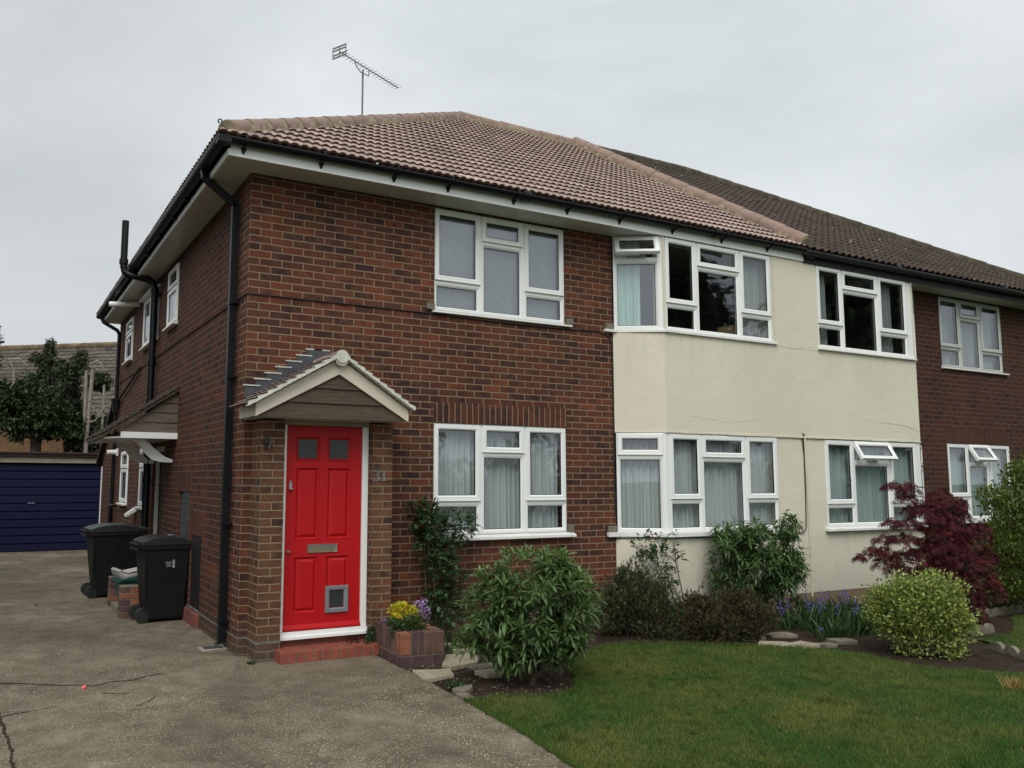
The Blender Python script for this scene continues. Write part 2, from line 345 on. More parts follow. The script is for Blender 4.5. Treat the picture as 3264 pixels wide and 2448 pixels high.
def np_mesh(name, V, Fc, mat, parent=None, col=None, smooth=False, mi=None, mats=None):
    """V (n,3); Fc list of (k,m) int arrays, each a group of equal sized polygons"""
    me = bpy.data.meshes.new(name); me.vertices.add(len(V)); me.vertices.foreach_set('co', np.ascontiguousarray(V, dtype=np.float32).ravel())
    tot = sum(a.size for a in Fc); npoly = sum(len(a) for a in Fc)
    me.loops.add(tot); me.loops.foreach_set('vertex_index', np.concatenate([a.ravel() for a in Fc]).astype(np.int32))
    me.polygons.add(npoly); st = []; c = 0
    for a in Fc:
        st.append(c+np.arange(len(a))*a.shape[1]); c += a.size
    me.polygons.foreach_set('loop_start', np.concatenate(st).astype(np.int32))
    if smooth: me.polygons.foreach_set('use_smooth', np.ones(npoly, dtype=bool))
    for x in (mats or [mat]): me.materials.append(MT[x] if isinstance(x, str) else x)
    if mi is not None: me.polygons.foreach_set('material_index', mi.astype(np.int32))
    me.update(calc_edges=True); me.validate()
    if col is not None:
        a = me.color_attributes.new('Col', 'FLOAT_COLOR', 'POINT'); cc = np.ones((len(V), 4), dtype=np.float32); cc[:, :3] = col; a.data.foreach_set('color', cc.ravel())
    o = bpy.data.objects.new(name, me); COL.objects.link(o)
    if parent is not None: o.parent = parent
    return o

# ------------------------------------------------------------------ wall, window, roof builders
def wall(mb, ax, c0, c1, u0, u1, z0, z1, holes=(), m=0):
    us = sorted({u0, u1, *[h[0] for h in holes], *[h[1] for h in holes]}); zs = sorted({z0, z1, *[h[2] for h in holes], *[h[3] for h in holes]})
    for j in range(len(zs)-1):
        run = None
        for i in range(len(us)):
            solid = False
            if i < len(us)-1:
                uc, zc = (us[i]+us[i+1])/2, (zs[j]+zs[j+1])/2
                solid = not any(h[0] < uc < h[1] and h[2] < zc < h[3] for h in holes)
            if solid and run is None: run = us[i]
            if not solid and run is not None:
                if ax == 'x': mb.box(run, us[i], c0, c1, zs[j], zs[j+1], m)
                else: mb.box(c0, c1, run, us[i], zs[j], zs[j+1], m)
                run = None
def curtain_mesh(mb, x0, x1, z0, z1, y, amp=.026, per=.06, seed=0, flare=0.):
    rnd = random.Random(seed); n = max(8, int((x1-x0)/.008)); xs = []; ph = rnd.random()*6
    nz_ = 7; vs = []; 
    for k in range(nz_):
        t = k/(nz_-1); z = z1+(z0-z1)*t
        for i in range(n+1):
            u = i/n; xx = x0+(x1-x0)*u
            w = math.sin(xx/per*2*math.pi+ph+1.9*math.sin(xx*9+seed))+.45*math.sin(xx/per*2*math.pi*.37+seed+t*.8)
            d = .012*math.sin(xx*23+seed)*t+flare*t*math.sin(xx*31+seed)
            vs.append((min(x1, max(x0, xx+d)), y+amp*w*(.75+.5*t), z))
    fs = [(k*(n+1)+i, k*(n+1)+i+1, (k+1)*(n+1)+i+1, (k+1)*(n+1)+i) for k in range(nz_-1) for i in range(n)]
    mb.add(vs, fs, 0, True)
def window(parent, org, xd, cells, Wd, Ht, curtains=(), gl='glass', fm='white', sill=None, sb=.02, name='window', blind=False, sillm='sill', label=None, handle=None):
    mw = frame_mat(org, xd); fr = MB()
    for (x0, x1, z0, z1, k) in cells:
        fr.ring(x0, x1, z0, z1, .030, sb, sb+.065, .006)
        if k == 'f': fr.ring(x0+.030, x1-.030, z0+.030, z1-.030, .020, sb+.004, sb+.035, .014)
    w = fr.build(name, fm, parent, mw)
    if label: w['label'] = label
    for (x0, x1, z0, z1, k) in cells:
        c = MB(); g = MB()
        if k == 'f':
            a = .050; g.box(x0+a, x1-a, sb+.022, sb+.044, z0+a, z1-a)
            c.ring(x0+a-.001, x1-a+.001, z0+a-.001, z1-a+.001, .007, sb+.019, sb+.03, .002); c.build('gasket', 'gasket', w)
        else:
            a = .012; yf = sb-.016; b = a+.062
            c.ring(x0+a, x1-a, z0+a, z1-a, .062, yf, sb+.03, .014)
            c.box(x0+a+.004, x1-a-.004, yf-.008, yf-.0005, z0+a+.002, z0+a+.010)
            c.ring(x0+b-.001, x1-b+.001, z0+b-.001, z1-b+.001, .007, yf+.016, sb+.02, .002, m=1)
            g.box(x0+b, x1-b, yf+.020, yf+.042, z0+b, z1-b)
            if isinstance(k, float):     # top hung, swung outwards by k radians about its head
                def rot(v):
                    yy, zz = v[1]-sb, v[2]-(z1-a); return (v[0], sb+yy*math.cos(k)-zz*math.sin(k), (z1-a)+yy*math.sin(k)+zz*math.cos(k))
                c.v = [rot(v) for v in c.v]; g.v = [rot(v) for v in g.v]
                c.box((x0+x1)/2-.12, (x0+x1)/2+.12, sb-.05, sb+.03, z0+.036, z0+.044, 2)
            c.build('casement', [fm, 'gasket', 'steel'], w)
        g.build('pane', gl, w)
    if sill:
        s = MB(); so_, st, s0, s1 = sill
        s.prism([(s0, .06, -.002), (s0, .06, -st), (s0, -so_, -st), (s0, -so_, -st*.45), (s0, 0, -.002)], (s1-s0, 0, 0))
        s.build('sill', sillm, w, bevel=.003)
    for i, (x0, x1, z0, z1, m, per) in enumerate(curtains):
        c = MB(); curtain_mesh(c, x0, x1, z0, z1, sb+.14, seed=i*3+int(org[0]*7) % 11, per=per); c.build('curtain', m, w)
    if blind:
        b = MB(); z = Ht-.06
        while z > .03:
            b.prism([(.03, sb+.10, z), (.03, sb+.106, z-.0185), (.03, sb+.108, z-.0185), (.03, sb+.102, z)], (Wd-.06, 0, 0)); z -= .0225
        
        for cx in (Wd*.17, Wd*.5, Wd*.84): b.tube([(cx, sb+.094, .03), (cx, sb+.094, Ht-.05)], .0025, 4)
        b.build('venetian_blind', 'blind', w)
    if handle:
        h = MB(); hx, hz = handle; h.box(hx, hx+.014, sb-.045, sb-.017, hz, hz+.02); h.prism([(hx, sb-.047, hz), (hx+.014, sb-.047, hz), (hx+.03, sb-.047, hz+.11), (hx+.016, sb-.047, hz+.11)], (0, .01, 0)); h.build('handle', 'darkmetal', w)
    return w

def tile_roof(name, O, U, Sd, Wd, Ln, gauge, prof, per, t, mats, parent, clips=(), ns=8, seed=1, tw=.297, var=.10, jit=.003):
    O, U, Sd = Vector(O), Vector(U).normalized(), Vector(Sd).normalized(); Nn = U.cross(Sd).normalized()
    nc = int(math.ceil(Ln/gauge)); du = per/ns; nu = int(math.ceil(Wd/du))
    rnd = np.random.default_rng(seed); us = np.arange(nu+1)*du; h = np.array([prof((u % per)/per) for u in us])
    o_, u_, s_, n_ = (np.array(a) for a in (O, U, Sd, Nn)); V = []; Fa = []; MI = []; CC = []; b = 0
    for i in range(nc):
        tid = np.floor(us/tw+ (0.5 if i % 2 else 0)).astype(int); tid -= tid.min(); rv = rnd.normal(0, 1, tid.max()+2)
        cv = 1+var*rv[tid][:, None]*np.array([1, .95, .9])+rnd.normal(0, .02, 1); jt = rnd.normal(0, jit, tid.max()+2)[tid]
        s0, s1 = i*gauge, min(Ln, (i+1)*gauge)+.004
        def row(s, hh, sj=0): return o_+np.outer(us, u_)+(np.full(nu+1, s)+sj)[:, None]*s_+hh[:, None]*n_
        rows = [row(s0+.012, h-.012, jt), row(s0, h+t*.92, jt), row(s0+.014, h+t, jt), row(s1, h+.001)]
        V += rows; CC += [cv]*4; a = np.arange(nu)
        for k in range(3):
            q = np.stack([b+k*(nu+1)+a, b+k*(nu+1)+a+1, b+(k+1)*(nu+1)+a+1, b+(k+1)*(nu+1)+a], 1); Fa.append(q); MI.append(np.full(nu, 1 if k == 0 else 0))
        b += 4*(nu+1)
    V = np.concatenate(V); C_ = np.clip(np.concatenate(CC), .5, 1.6)
    o = np_mesh(name, V, [np.concatenate(Fa)], None, parent, col=C_, mi=np.concatenate(MI), mats=mats)
    bm = bmesh.new(); bm.from_mesh(o.data)
    for (p, n) in clips: bmesh.ops.bisect_plane(bm, geom=bm.verts[:]+bm.edges[:]+bm.faces[:], plane_co=p, plane_no=n, clear_inner=True)
    bm.to_mesh(o.data); bm.free()
    return o
def hip_line(p0, p1, r, parent, name, mat, mort='mortar', seg=.42, bed=True, endcap=True, drop=.035):
    p0, p1 = Vector(p0), Vector(p1); d = p1-p0; n = max(1, round(d.length/seg)); mb = MB(); mo = MB(); rnd = random.Random(int(p0.x*10)+3)
    for i in range(n):
        a = p0+d*(i/n); b = p0+d*((i+1)/n)-d.normalized()*.004
        off = Vector((0, 0, rnd.uniform(-.004, .004)))
        mb.tube([a+off, b+off], r, 18, rad=[r*1.05, r*.97])
        mo.tube([b+off-d.normalized()*.012, b+off+d.normalized()*.01], r*1.02, 18, cap=False)
    if bed:
        m = int(d.length/.06); q = [p0+d*(k/m)+Vector((0, 0, -drop)) for k in range(m+1)]
        mo.tube(q, r, 10, rad=[r*(1.10+.10*rnd.uniform(-1, 1)) for _ in q])
    if endcap: mo.tube([p0-d.normalized()*.012, p0+d.normalized()*.01], r*1.02, 18)
    h = mb.build(name, mat, parent); mo.build('mortar', mort, h); return h
def gutter_run(mb, p0, p1, r=.056, outward=(0, -1, 0)):
    o = Vector(outward); zz = Vector((0, 0, 1)); p0, p1 = Vector(p0), Vector(p1); n = 10; pr = []
    for i in range(n+1):
        a = math.pi*i/n; pr.append(p0+o*(-math.cos(a)*r)+zz*(-math.sin(a)*r))
    for i in range(n+1):
        a = math.pi*(1-i/n); pr.append(p0+o*(-math.cos(a)*(r-.004))+zz*(-math.sin(a)*(r-.004)+.001))
    mb.prism(pr, p1-p0, 0, True)

# ================================================================== THE HOUSE (number 31)
G = -.04
H = empty('house', (0, 0, 0), 0, 'red brick semi-detached house with new pinkish tiled roof, red front door and cream rendered bay', 'house')
BY, BX, BE = -.33, 5.10, 4.575                       # bay front plane, bay corner, end of brickwork
w1, w2 = 2.075, 3.855
mb = MB()
wall(mb, 'x', 0, .25, 0, BE, -.3, 4.70, [(w1, w2, 1.02, 2.235), (w1, w2, 3.475, 4.645)])
mb.build('front_wall', 'brick', H)
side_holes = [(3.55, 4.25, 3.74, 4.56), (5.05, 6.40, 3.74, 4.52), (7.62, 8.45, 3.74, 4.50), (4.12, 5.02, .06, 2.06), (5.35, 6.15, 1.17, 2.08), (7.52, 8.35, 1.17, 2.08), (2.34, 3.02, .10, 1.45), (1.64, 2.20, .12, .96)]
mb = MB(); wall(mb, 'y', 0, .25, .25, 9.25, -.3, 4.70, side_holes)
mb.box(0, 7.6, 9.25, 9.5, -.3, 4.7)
mb.build('side_wall', 'brick_shaded', H)
s = MB()
s.box(w1-.0, w2-.0, -.003, .06, 2.235, 2.46)
s.build('brick_lintel', 'soldier', H)
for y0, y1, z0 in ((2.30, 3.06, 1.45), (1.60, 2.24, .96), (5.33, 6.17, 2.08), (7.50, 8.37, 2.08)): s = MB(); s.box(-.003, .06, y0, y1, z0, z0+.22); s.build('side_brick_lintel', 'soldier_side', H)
d = MB(); d.box(-.003, BE, -.0035, .05, .118, .137); d.box(-.0035, .05, .05, 9.2, .118, .137); d.build('damp_course', plain('damp_course_mortar', (.13, .125, .11), .95, .3, 9, bump=.3), H)
# interior: floors, ceilings and partitions that keep the rooms dim
i_ = MB(); i_.box(.25, 7.5, .25, 9.2, 2.42, 2.6); i_.box(.25, 7.5, .0, 9.2, 4.68, 4.75); i_.box(.25, 7.5, 3.4, 3.5, -.1, 4.68); i_.box(4.25, 4.35, .26, 3.4, -.1, 4.68)
i_.box(.25, 7.5, .25, 9.2, -.2, -.1); i_.box(7.5, 7.6, -.2, 9.2, -.2, 4.68); i_.box(5.2, 7.5, -.12, .25, 2.42, 2.6); i_.box(.6, .7, .26, 3.4, -.1, 4.68)
i_.box(1.45, 1.5, .26, 9.2, -.1, 4.68); i_.build('interior_wall', 'interior', H)
# bay: two projecting rendered storeys
def bay_pts(o): return [(BE, o*0), (BX-.02*o, BY-o*.02)]
mb = MB()
def bayface(mb, x0, x1, z0, z1, y=BY, th=.16, holes=()): wall(mb, 'x', y, y+th, x0, x1, z0, z1, holes)
bayface(mb, BX, 7.6, .15, 2.20, holes=[(5.135, 7.04, 1.0, 2.20)]); bayface(mb, BX, 7.6, 2.20, 4.66, y=BY-.014, th=.174, holes=[(5.135, 7.03, 3.47, 4.66)])
def skew(mb, xa, ya, xb, yb, z0, z1, th=.12):       # angled cheek of the bay
    d = Vector((xb-xa, yb-ya, 0)); n = Vector((-d.y, d.x, 0)).normalized()*th
    mb.prism([(xa, ya, z0), (xb, yb, z0), (xb+n.x, yb+n.y, z0), (xa+n.x, ya+n.y, z0)], (0, 0, z1-z0))
skew(mb, BE-.004, -.002, BX, BY, .15, 1.0); skew(mb, BE-.004, -.012, BX, BY-.014, 2.20, 3.47)
mb.build('bay_wall', 'cream', H)
mb = MB(); mb.box(BX, 7.6, BY+.006, BY+.2, -.3, .15); skew(mb, BE, .004, BX, BY+.006, -.3, .15); mb.build('bay_plinth', 'plinth', H)
mb = MB(); rn = random.Random(4); x = BX
while x < 7.5:                                      # broken drip edge of the render
    l = rn.uniform(.15, .5); mb.box(x, min(7.6, x+l), BY-.020-rn.random()*.008, BY-.0145, 2.203-rn.random()*.008, 2.215+rn.random()*.01); x += l
skew(mb, BE-.004, -.022, BX, BY-.022, 2.20, 2.214, .01); mb.build('render_drip', 'cream', H)
# corner posts and windows of the bay
for z0, z1 in ((1.0, 2.20), (3.47, 4.66)):
    cp = MB(); cp.prism([(5.045, BY+.035, z0), (5.085, BY-.002, z0), (5.140, BY-.002, z0), (5.140, BY+.07, z0), (5.07, BY+.07, z0)], (0, 0, z1-z0)); cp.build('bay_post', 'white', H)
AL = math.hypot(5.06-4.585, BY+.02)
adir = (5.06-4.585, BY+.02, 0)
cellsW = lambda W_, H_, a, b, tz, mz: [(0, a, tz, H_, 'c'), (0, a, 0, tz, 'f'), (a, b, 0, mz, 'f'), (a, b, mz, H_, 'c'), (b, W_, tz, H_, 'c'), (b, W_, 0, tz, 'f')]
WW = w2-w1
window(H, (w1, 0, 1.02), (1, 0, 0), cellsW(WW, 1.215, .612, 1.197, .353, .890), WW, 1.215, [(.02, WW-.02, .03, 1.18, 'net', .085)], sill=(.075, .055, -.02, WW+.07), label='white window with net curtains beside the red door')
window(H, (w1, 0, 3.475), (1, 0, 0), cellsW(WW, 1.165, .612, 1.197, .330, .850), WW, 1.165, gl='glass_hi', sill=(.05, .035, -.03, WW+.07), blind=True, label='white window with closed venetian blind under the eaves')
window(H, (4.585, -.018, 1.0), adir, [(0, AL, 0, .915, 'f'), (0, AL, .915, 1.195, 'c')], AL, 1.195, [(.02, AL, .02, 1.18, 'net', .10)], sb=.0)
window(H, (4.585, -.018, 3.47), adir, [(0, AL, 0, .88, 'f'), (0, AL, .88, 1.185, -.55)], AL, 1.185, [(.02, AL*.62, .02, 1.16, 'mint', .13)], gl='glass_hi', sb=.0)
BW = 7.035-5.14
window(H, (5.14, BY, 1.0), (1, 0, 0), cellsW(BW, 1.195, .54, 1.31, .385, .90), BW, 1.195, [(.02, BW-.02, .02, 1.18, 'net', .10)], sb=.0)
window(H, (5.14, BY, 3.47), (1, 0, 0), cellsW(BW, 1.185, .54, 1.31, .335, .865), BW, 1.185, [(1.36, BW-.02, .02, 1.16, 'grey', .10)], gl='glass', sb=.0)
for zt, th, pr in ((1.0, .055, .065), (3.47, .035, .05)):      # continuous sills that turn the corner of the bay
    sm = MB(); sm.prism([(4.43, -.05, zt-th), (4.62, -.05, zt-th), (BX, BY-pr, zt-th), (7.09, BY-pr, zt-th), (7.09, BY+.03, zt-th), (BX+.03, BY+.03, zt-th), (4.60, .03, zt-th), (4.43, .001, zt-th)], (0, 0, th-.002)); sm.build('sill', 'sill', H, bevel=.004)
st = MB()
for (x0, x1, z0) in ((w1-.10, w1-.004, 3.47), (w2+.004, w2+.10, 3.47), (w2+.004, w2+.075, 1.02), (4.44, 4.57, 1.0), (4.45, 4.57, 3.47)): st.box(x0, x1, -.03, -.001, z0, z0+.075)
st.build('sill_end', 'stone_sill', H, bevel=.006)
rp = MB(); rp.tube([(7.065, BY-.02, 3.5), (7.068, BY-.02, 4.62)], .006, 6); rp.build('conduit', 'creamcable', H)
bx = MB(); bx.box(6.55, 6.80, BY+.25, BY+.5, 3.47, 3.70); bx.build('box_on_sill', 'card', H)
# soffit, fascia, gutter
sf = MB(); sf.box(-.325, 7.6, -.345, 0, 4.66, 4.672); sf.box(-.305, 0, 0, 9.55, 4.66, 4.672); sf.build('soffit', 'soffit', H)
fa = MB(); fa.box(-.325, 7.68, -.367, -.346, 4.655, 4.80); fa.box(-.327, -.306, -.345, 9.6, 4.655, 4.80); fa.build('fascia', 'white', H)
gu = MB(); gutter_run(gu, (-.43, -.428, 4.80), (7.62, -.428, 4.80), r=.055); gutter_run(gu, (-.393, -.43, 4.796), (-.393, 9.6, 4.796), r=.062, outward=(-1, 0, 0))
gu.box(-.43, 7.62, -.385, -.368, 4.765, 4.80)
gu.box(-.327, -.305, -.368, 9.6, 4.72, 4.81)
for x in (2.95, 5.9): gu.tube([(x, -.428, 4.793), (x+.10, -.428, 4.793)], .062, 14)
for y in (.75, 1.2, 2.6, 4.4, 6.2, 8.2): gu.tube([(-.388, y, 4.793), (-.388, y+.08, 4.793)], .062, 14)
gu.box(-.445, -.325, -.485, -.368, 4.735, 4.80)
gt = gu.build('gutter', 'blackp', H)
for x in (-.18, .60, 1.40, 2.04, 2.88, 3.62, 4.40, 5.25, 6.10, 6.95):
    b = MB(); b.prism([(x-.03, -.385, 4.74), (x+.03, -.385, 4.74), (x+.004, -.372, 4.685), (x-.01, -.372, 4.685)], (0, .014, 0)); b.tube([(x-.012, -.428, 4.795), (x+.012, -.428, 4.795)], .064, 12); b.build('bracket', 'blackp', gt)
for y in (.55, 1.35, 2.1, 3.0, 4.0, 5.2, 6.6, 7.9, 9.0):
    b = MB(); b.tube([(-.388, y-.014, 4.795), (-.388, y+.014, 4.795)], .066, 12); b.box(-.37, -.328, y-.014, y+.014, 4.70, 4.75); b.build('bracket', 'blackp', gt)
# roof
EZ, RZ, RY = 4.825, 8.08, 4.6
c0 = Vector((-.43, -.45, EZ)); apx = Vector((5.0, RY, RZ))
def pan3(u):                                        # interlocking tile with a bold flat-topped roll
    if u < .12: return .0125*(u/.12)
    if u < .58: return .0125+.002*math.sin((u-.12)/.46*math.pi)
    if u < .70: return .0125*(1-(u-.58)/.12)
    return 0.
nF = Vector((apx.y-c0.y, -(apx.x-c0.x), 0)).normalized()
sl_ = Vector((0, RY-c0.y, RZ-EZ)); lnF = sl_.length
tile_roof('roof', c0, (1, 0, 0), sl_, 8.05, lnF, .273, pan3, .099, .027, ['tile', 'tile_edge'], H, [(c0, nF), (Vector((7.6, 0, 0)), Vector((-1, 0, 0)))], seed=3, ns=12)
sl2 = Vector((apx.x-c0.x, 0, RZ-EZ)); bl = Vector((-.43, 9.65, EZ)); nB = Vector((-(RY-9.65), (5.0+.43), 0)).normalized()
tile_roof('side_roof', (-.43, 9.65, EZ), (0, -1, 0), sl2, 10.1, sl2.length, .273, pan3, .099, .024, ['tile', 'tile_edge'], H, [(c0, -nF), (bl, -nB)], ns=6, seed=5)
mb = MB(); mb.prism([(-.43, 9.65, EZ), (7.6, 9.65, EZ), (7.6, RY, RZ), (5.0, RY, RZ)], (0, 0, -.04)); mb.build('rear_roof', plain('rear_tile', (.25, .17, .14)), H)
hp = c0+Vector((.10, .10, .065)); hip_line(hp, apx+Vector((0, 0, .035)), .100, H, 'hip_tiles', 'hiptile', seg=.36)
hip_line(apx+Vector((-.02, 0, .03)), (7.62, RY, RZ+.03), .105, H, 'ridge_tiles', 'hiptile', seg=.42, endcap=False)
hip_line((7.64, -.44, EZ+.075), (7.60, RY, RZ+.085), .105, H, 'party_ridge_tiles', 'hiptile', seg=.42, drop=.05)
hk = MB(); pts = [(-.385, -.36, 4.86), (-.40, -.39, 4.945)]
for i in range(8): a = i/7*4.6; pts.append((-.40-.018+.018*math.cos(a), -.395, 4.955+.020*math.sin(a)))
hk.tube(pts, .008, 6); hk.build('hip_iron', 'alu', H)
hk = MB(); hk.tube([(7.66, -.47, 4.90), (7.66, -.49, 4.97), (7.66, -.52, 4.99)], .009, 6); hk.build('hip_iron', 'alu', H)
ch = MB(); ch.box(3.24, 3.96, 6.25, 6.9, 6.3, 8.30); cs = ch.build('chimney', 'brick', H)
ch = MB(); ch.box(3.21, 3.99, 6.22, 6.93, 8.30, 8.345); ch.prism([(3.26, 6.25, 8.345), (3.95, 6.25, 8.345), (3.85, 6.35, 8.39), (3.36, 6.35, 8.39)], (0, .5, 0)); ch.build('chimney_cap', 'terra', cs)
# downpipes and soil pipe
def squarepipe(mb, pts, w=.033):
    for a, b in zip(pts[:-1], pts[1:]):
        a, b = Vector(a), Vector(b); d = (b-a).normalized(); ex = Vector((0, 1, 0)); ex = (ex-d*ex.dot(d)).normalized(); ey = d.cross(ex)
        mb.prism([a+ex*w+ey*w, a-ex*w+ey*w, a-ex*w-ey*w, a+ex*w-ey*w], b-a+d*.008)
dp = MB(); squarepipe(dp, [(-.055, .385, .03), (-.055, .385, 4.43), (-.37, .385, 4.66), (-.388, .385, 4.76)])
for z in (.22, 1.16, 2.62, 3.38): dp.box(-.095, -.002, .335, .435, z, z+.028); dp.box(-.07, -.002, .30, .335, z+.004, z+.024)
dp.build('downpipe', 'blackp', H)
sp = MB(); sp.tube([(-.085, 5.0, -.02), (-.085, 5.0, 4.47), (-.11, 5.02, 4.56), (-.18, 5.05, 4.61), (-.44, 5.18, 4.68), (-.50, 5.21, 4.72), (-.52, 5.22, 4.80), (-.52, 5.22, 5.52)], .052, 14)
for p, q in (((-.085, 5.0, 4.40), (-.085, 5.0, 4.46)), ((-.085, 5.0, 3.28), (-.085, 5.0, 3.36)), ((-.085, 5.0, 2.70), (-.085, 5.0, 2.78)), ((-.085, 5.0, 1.55), (-.085, 5.0, 1.62)), ((-.52, 5.22, 4.84), (-.52, 5.22, 4.92))):
    sp.tube([p, q], .066, 14)
sp.box(-.09, 0, 4.90, 5.10, 4.36, 4.39); sp.build('soil_pipe', 'blackp', H)
dq = MB(); dq.tube([(-.06, 9.10, G), (-.06, 9.10, 4.38), (-.10, 9.12, 4.46), (-.34, 9.25, 4.62), (-.388, 9.28, 4.72)], .036, 12)
dq.prism([(-.15, 9.0, 3.12), (-.01, 9.0, 3.12), (-.03, 9.0, 2.86), (-.11, 9.0, 2.86)], (0, .2, 0)); dq.tube([(-.035, 6.5, 3.43), (-.05, 9.0, 3.06)], .02, 8)
dq.tube([(-.12, 8.85, -.02), (-.12, 8.85, 1.05), (-.10, 8.85, 1.09), (-.01, 8.85, 1.09)], .03, 10)
dq.build('rear_downpipe', 'blackp', H)
fl = MB(); fl.tube([(0, 6.95, 4.60), (-.46, 7.25, 4.60)], .05, 14); fl.build('flue_pipe', 'white', H)
cb = MB(); cb.tube([(-.008, 9.2, 3.43), (-.009, 4, 3.432), (-.009, .05, 3.43), (-.006, -.006, 3.428), (.10, -.009, 3.43), (2.0, -.009, 3.428), (2.7, -.009, 3.41), (3.3, -.009, 3.405), (3.98, -.009, 3.42), (4.35, -.009, 3.43), (4.47, -.009, 3.40), (4.54, -.009, 3.33), (4.558, -.009, 3.1), (4.560, -.009, 1.9), (4.563, -.009, 1.2)], .007, 6)
cb.tube([(4.44, -.008, 1.09), (4.41, -.008, 1.03), (4.42, -.008, .955), (4.5, -.008, .925), (4.62, -.04, .925), (4.9, -.21, .935), (5.12, BY-.012, .93), (5.9, BY-.012, .925), (7.2, BY-.012, .945), (7.48, BY-.012, .94), (7.53, BY-.012, 1.0), (7.545, BY-.012, 1.4), (7.55, BY-.012, 2.2)], .006, 6)
cb.build('cable', 'cable', H)
def hair(pts, w, par, y, seed):
    P = jag2(pts, seed); mb = MB(); vs = []
    for i, p in enumerate(P): ww = w*(.3+.7*abs(mnoise.noise(Vector((i*.37, seed, 0))))*2); vs += [(p[0], y, p[1]+ww), (p[0], y, p[1]-ww)]
    mb.add(vs, [(2*i, 2*i+2, 2*i+3, 2*i+1) for i in range(len(P)-1)]); mb.build('render_crack', 'crackm', par)
def jag2(pts, seed):
    out = []
    for a, b in zip(pts[:-1], pts[1:]):
        n = max(2, int(abs(b[0]-a[0])/.03))
        for i in range(n): t = i/n; out.append((a[0]+(b[0]-a[0])*t, a[1]+(b[1]-a[1])*t+.012*mnoise.noise(Vector((a[0]*9+t*6, seed, 1)))))
    return out+[pts[-1]]
MT['crackm'] = plain('crack_line', (.30, .27, .20), .95)  # brown tone of the hairline cracks in the render
hair([(7.1, 3.44), (7.3, 3.41), (7.6, 3.42)], .003, H, BY-.0165, 3); hair([(7.05, 2.18), (7.3, 2.19), (7.6, 2.17)], .004, H, BY-.003, 4); hair([(5.5, 2.42), (6.1, 2.36), (6.7, 2.41)], .0015, H, BY-.0165, 5)
rs = MB(); rs.prism([(7.52, BY-.0165, 2.27), (7.585, BY-.0165, 2.25), (7.57, BY-.0165, 2.205), (7.53, BY-.0165, 2.205)], (0, .001, 0)); rs.prism([(7.51, BY-.003, 2.19), (7.60, BY-.003, 2.19), (7.575, BY-.003, 2.02), (7.55, BY-.003, 1.96), (7.535, BY-.003, 2.05)], (0, .001, 0)); rs.build('damp_stain', plain('damp_stain', (.20, .16, .11), .95, .4, 20), H)
pa = MB(); pa.tube([(7.57, BY-.016, 2.2), (7.585, BY-.014, 1.3), (7.59, BY-.014, .1)], .013, 8); pa.build('conduit', 'creamcable', H)
# side windows, door, cupboards
sidew = [(4.25, 3.74, .70, .82, .52), (6.40, 3.74, 1.35, .78, .78), (8.45, 3.74, .83, .76, .5), (6.15, 1.17, .80, .91, .6), (8.35, 1.17, .83, .91, .6)]
for (y, z, w, h, t) in sidew:
    window(H, (0, y, z), (0, -1, 0), [(0, w, 0, t, 'c'), (0, w, t, h, 'c')] if w < 1 else [(0, w/2, 0, h, 'c'), (w/2, w, 0, h, 'c')], w, h, [(.02, w-.02, .02, h-.02, 'grey', .1)], sill=(.075, .045, -.02, w+.02), sb=-.012)
hd_ = MB(); hd_.box(-.10, -.002, 5.0, 6.46, 4.52, 4.545); hd_.build('window_hood', 'white', H)
sdr = MB(); sdr.box(.05, .09, 4.12, 4.17, .06, 2.06); sdr.box(.04, .09, 4.97, 5.02, .06, 2.06); sdr.box(.02, .09, 4.19, 4.955, 1.99, 2.06); f2 = sdr.build('side_door_frame', 'oldwhite', H)
sdr = MB(); sdr.box(.10, .14, 4.19, 4.955, .06, 1.99); sdr.build('side_door', 'wood', H)
sdr = MB(); sdr.box(-.34, 0, 4.0, 5.1, G-.02, .05); sdr.build('side_step', 'redbrick2', H)
cu = MB(); cu.box(.03, .06, 2.36, 3.0, .11, 1.44)
for k in range(5): cu.box(.005, .03, 2.38+k*.058, 2.38+k*.058+.035, .95, 1.42)
cu.box(.0, .03, 2.36, 2.68, 1.38, 1.44); c2 = cu.build('meter_cupboard', plain('dark_boards', (.045, .05, .055), .6, .3, 12), H)
cu = MB(); cu.box(-.02, .004, 2.40, 2.43, 1.11, 1.16); cu.build('padlock', 'steel', c2)
cu = MB(); cu.box(.015, .05, 1.65, 2.19, .13, .95); cu.tube([(.012, 1.66, .52), (.012, 2.18, .50)], .004, 5); cu.build('fuel_hatch', 'darkmetal', H)
cu = MB(); cu.box(-.04, 0, 1.60, 3.05, G-.02, .115); cu.build('side_kerb', 'redbrick2', H, bevel=.008)
al = MB(); al.box(-.03, 0, 8.95, 9.12, 2.02, 2.16); al.tube([(-.03, 9.03, 2.09), (-.19, 9.03, 2.085)], .045, 12); al.build('boiler_flue', 'white', H)
vt = MB(); vt.prism([(-.01, 6.35, 1.13), (-.16, 6.35, 1.02), (-.16, 6.35, .98), (-.01, 6.35, 1.07)], (0, .25, 0)); vt.build('vent_cowl', 'white', H)
# rear lean-to extension
ex = MB(); ex.prism([(0, 9.5, -.3), (0, 11.35, -.3), (0, 11.35, 2.05), (0, 9.5, 2.95)], (.25, 0, 0)); ex.build('rear_extension_wall', 'brick_shaded', H)
ex = MB(); ex.prism([(-.10, 9.4, 3.02), (-.10, 11.75, 1.84), (-.10, 11.75, 1.94), (-.10, 9.4, 3.12)], (3, 0, 0)); ex.build('rear_extension_roof', 'otile_edge', H)

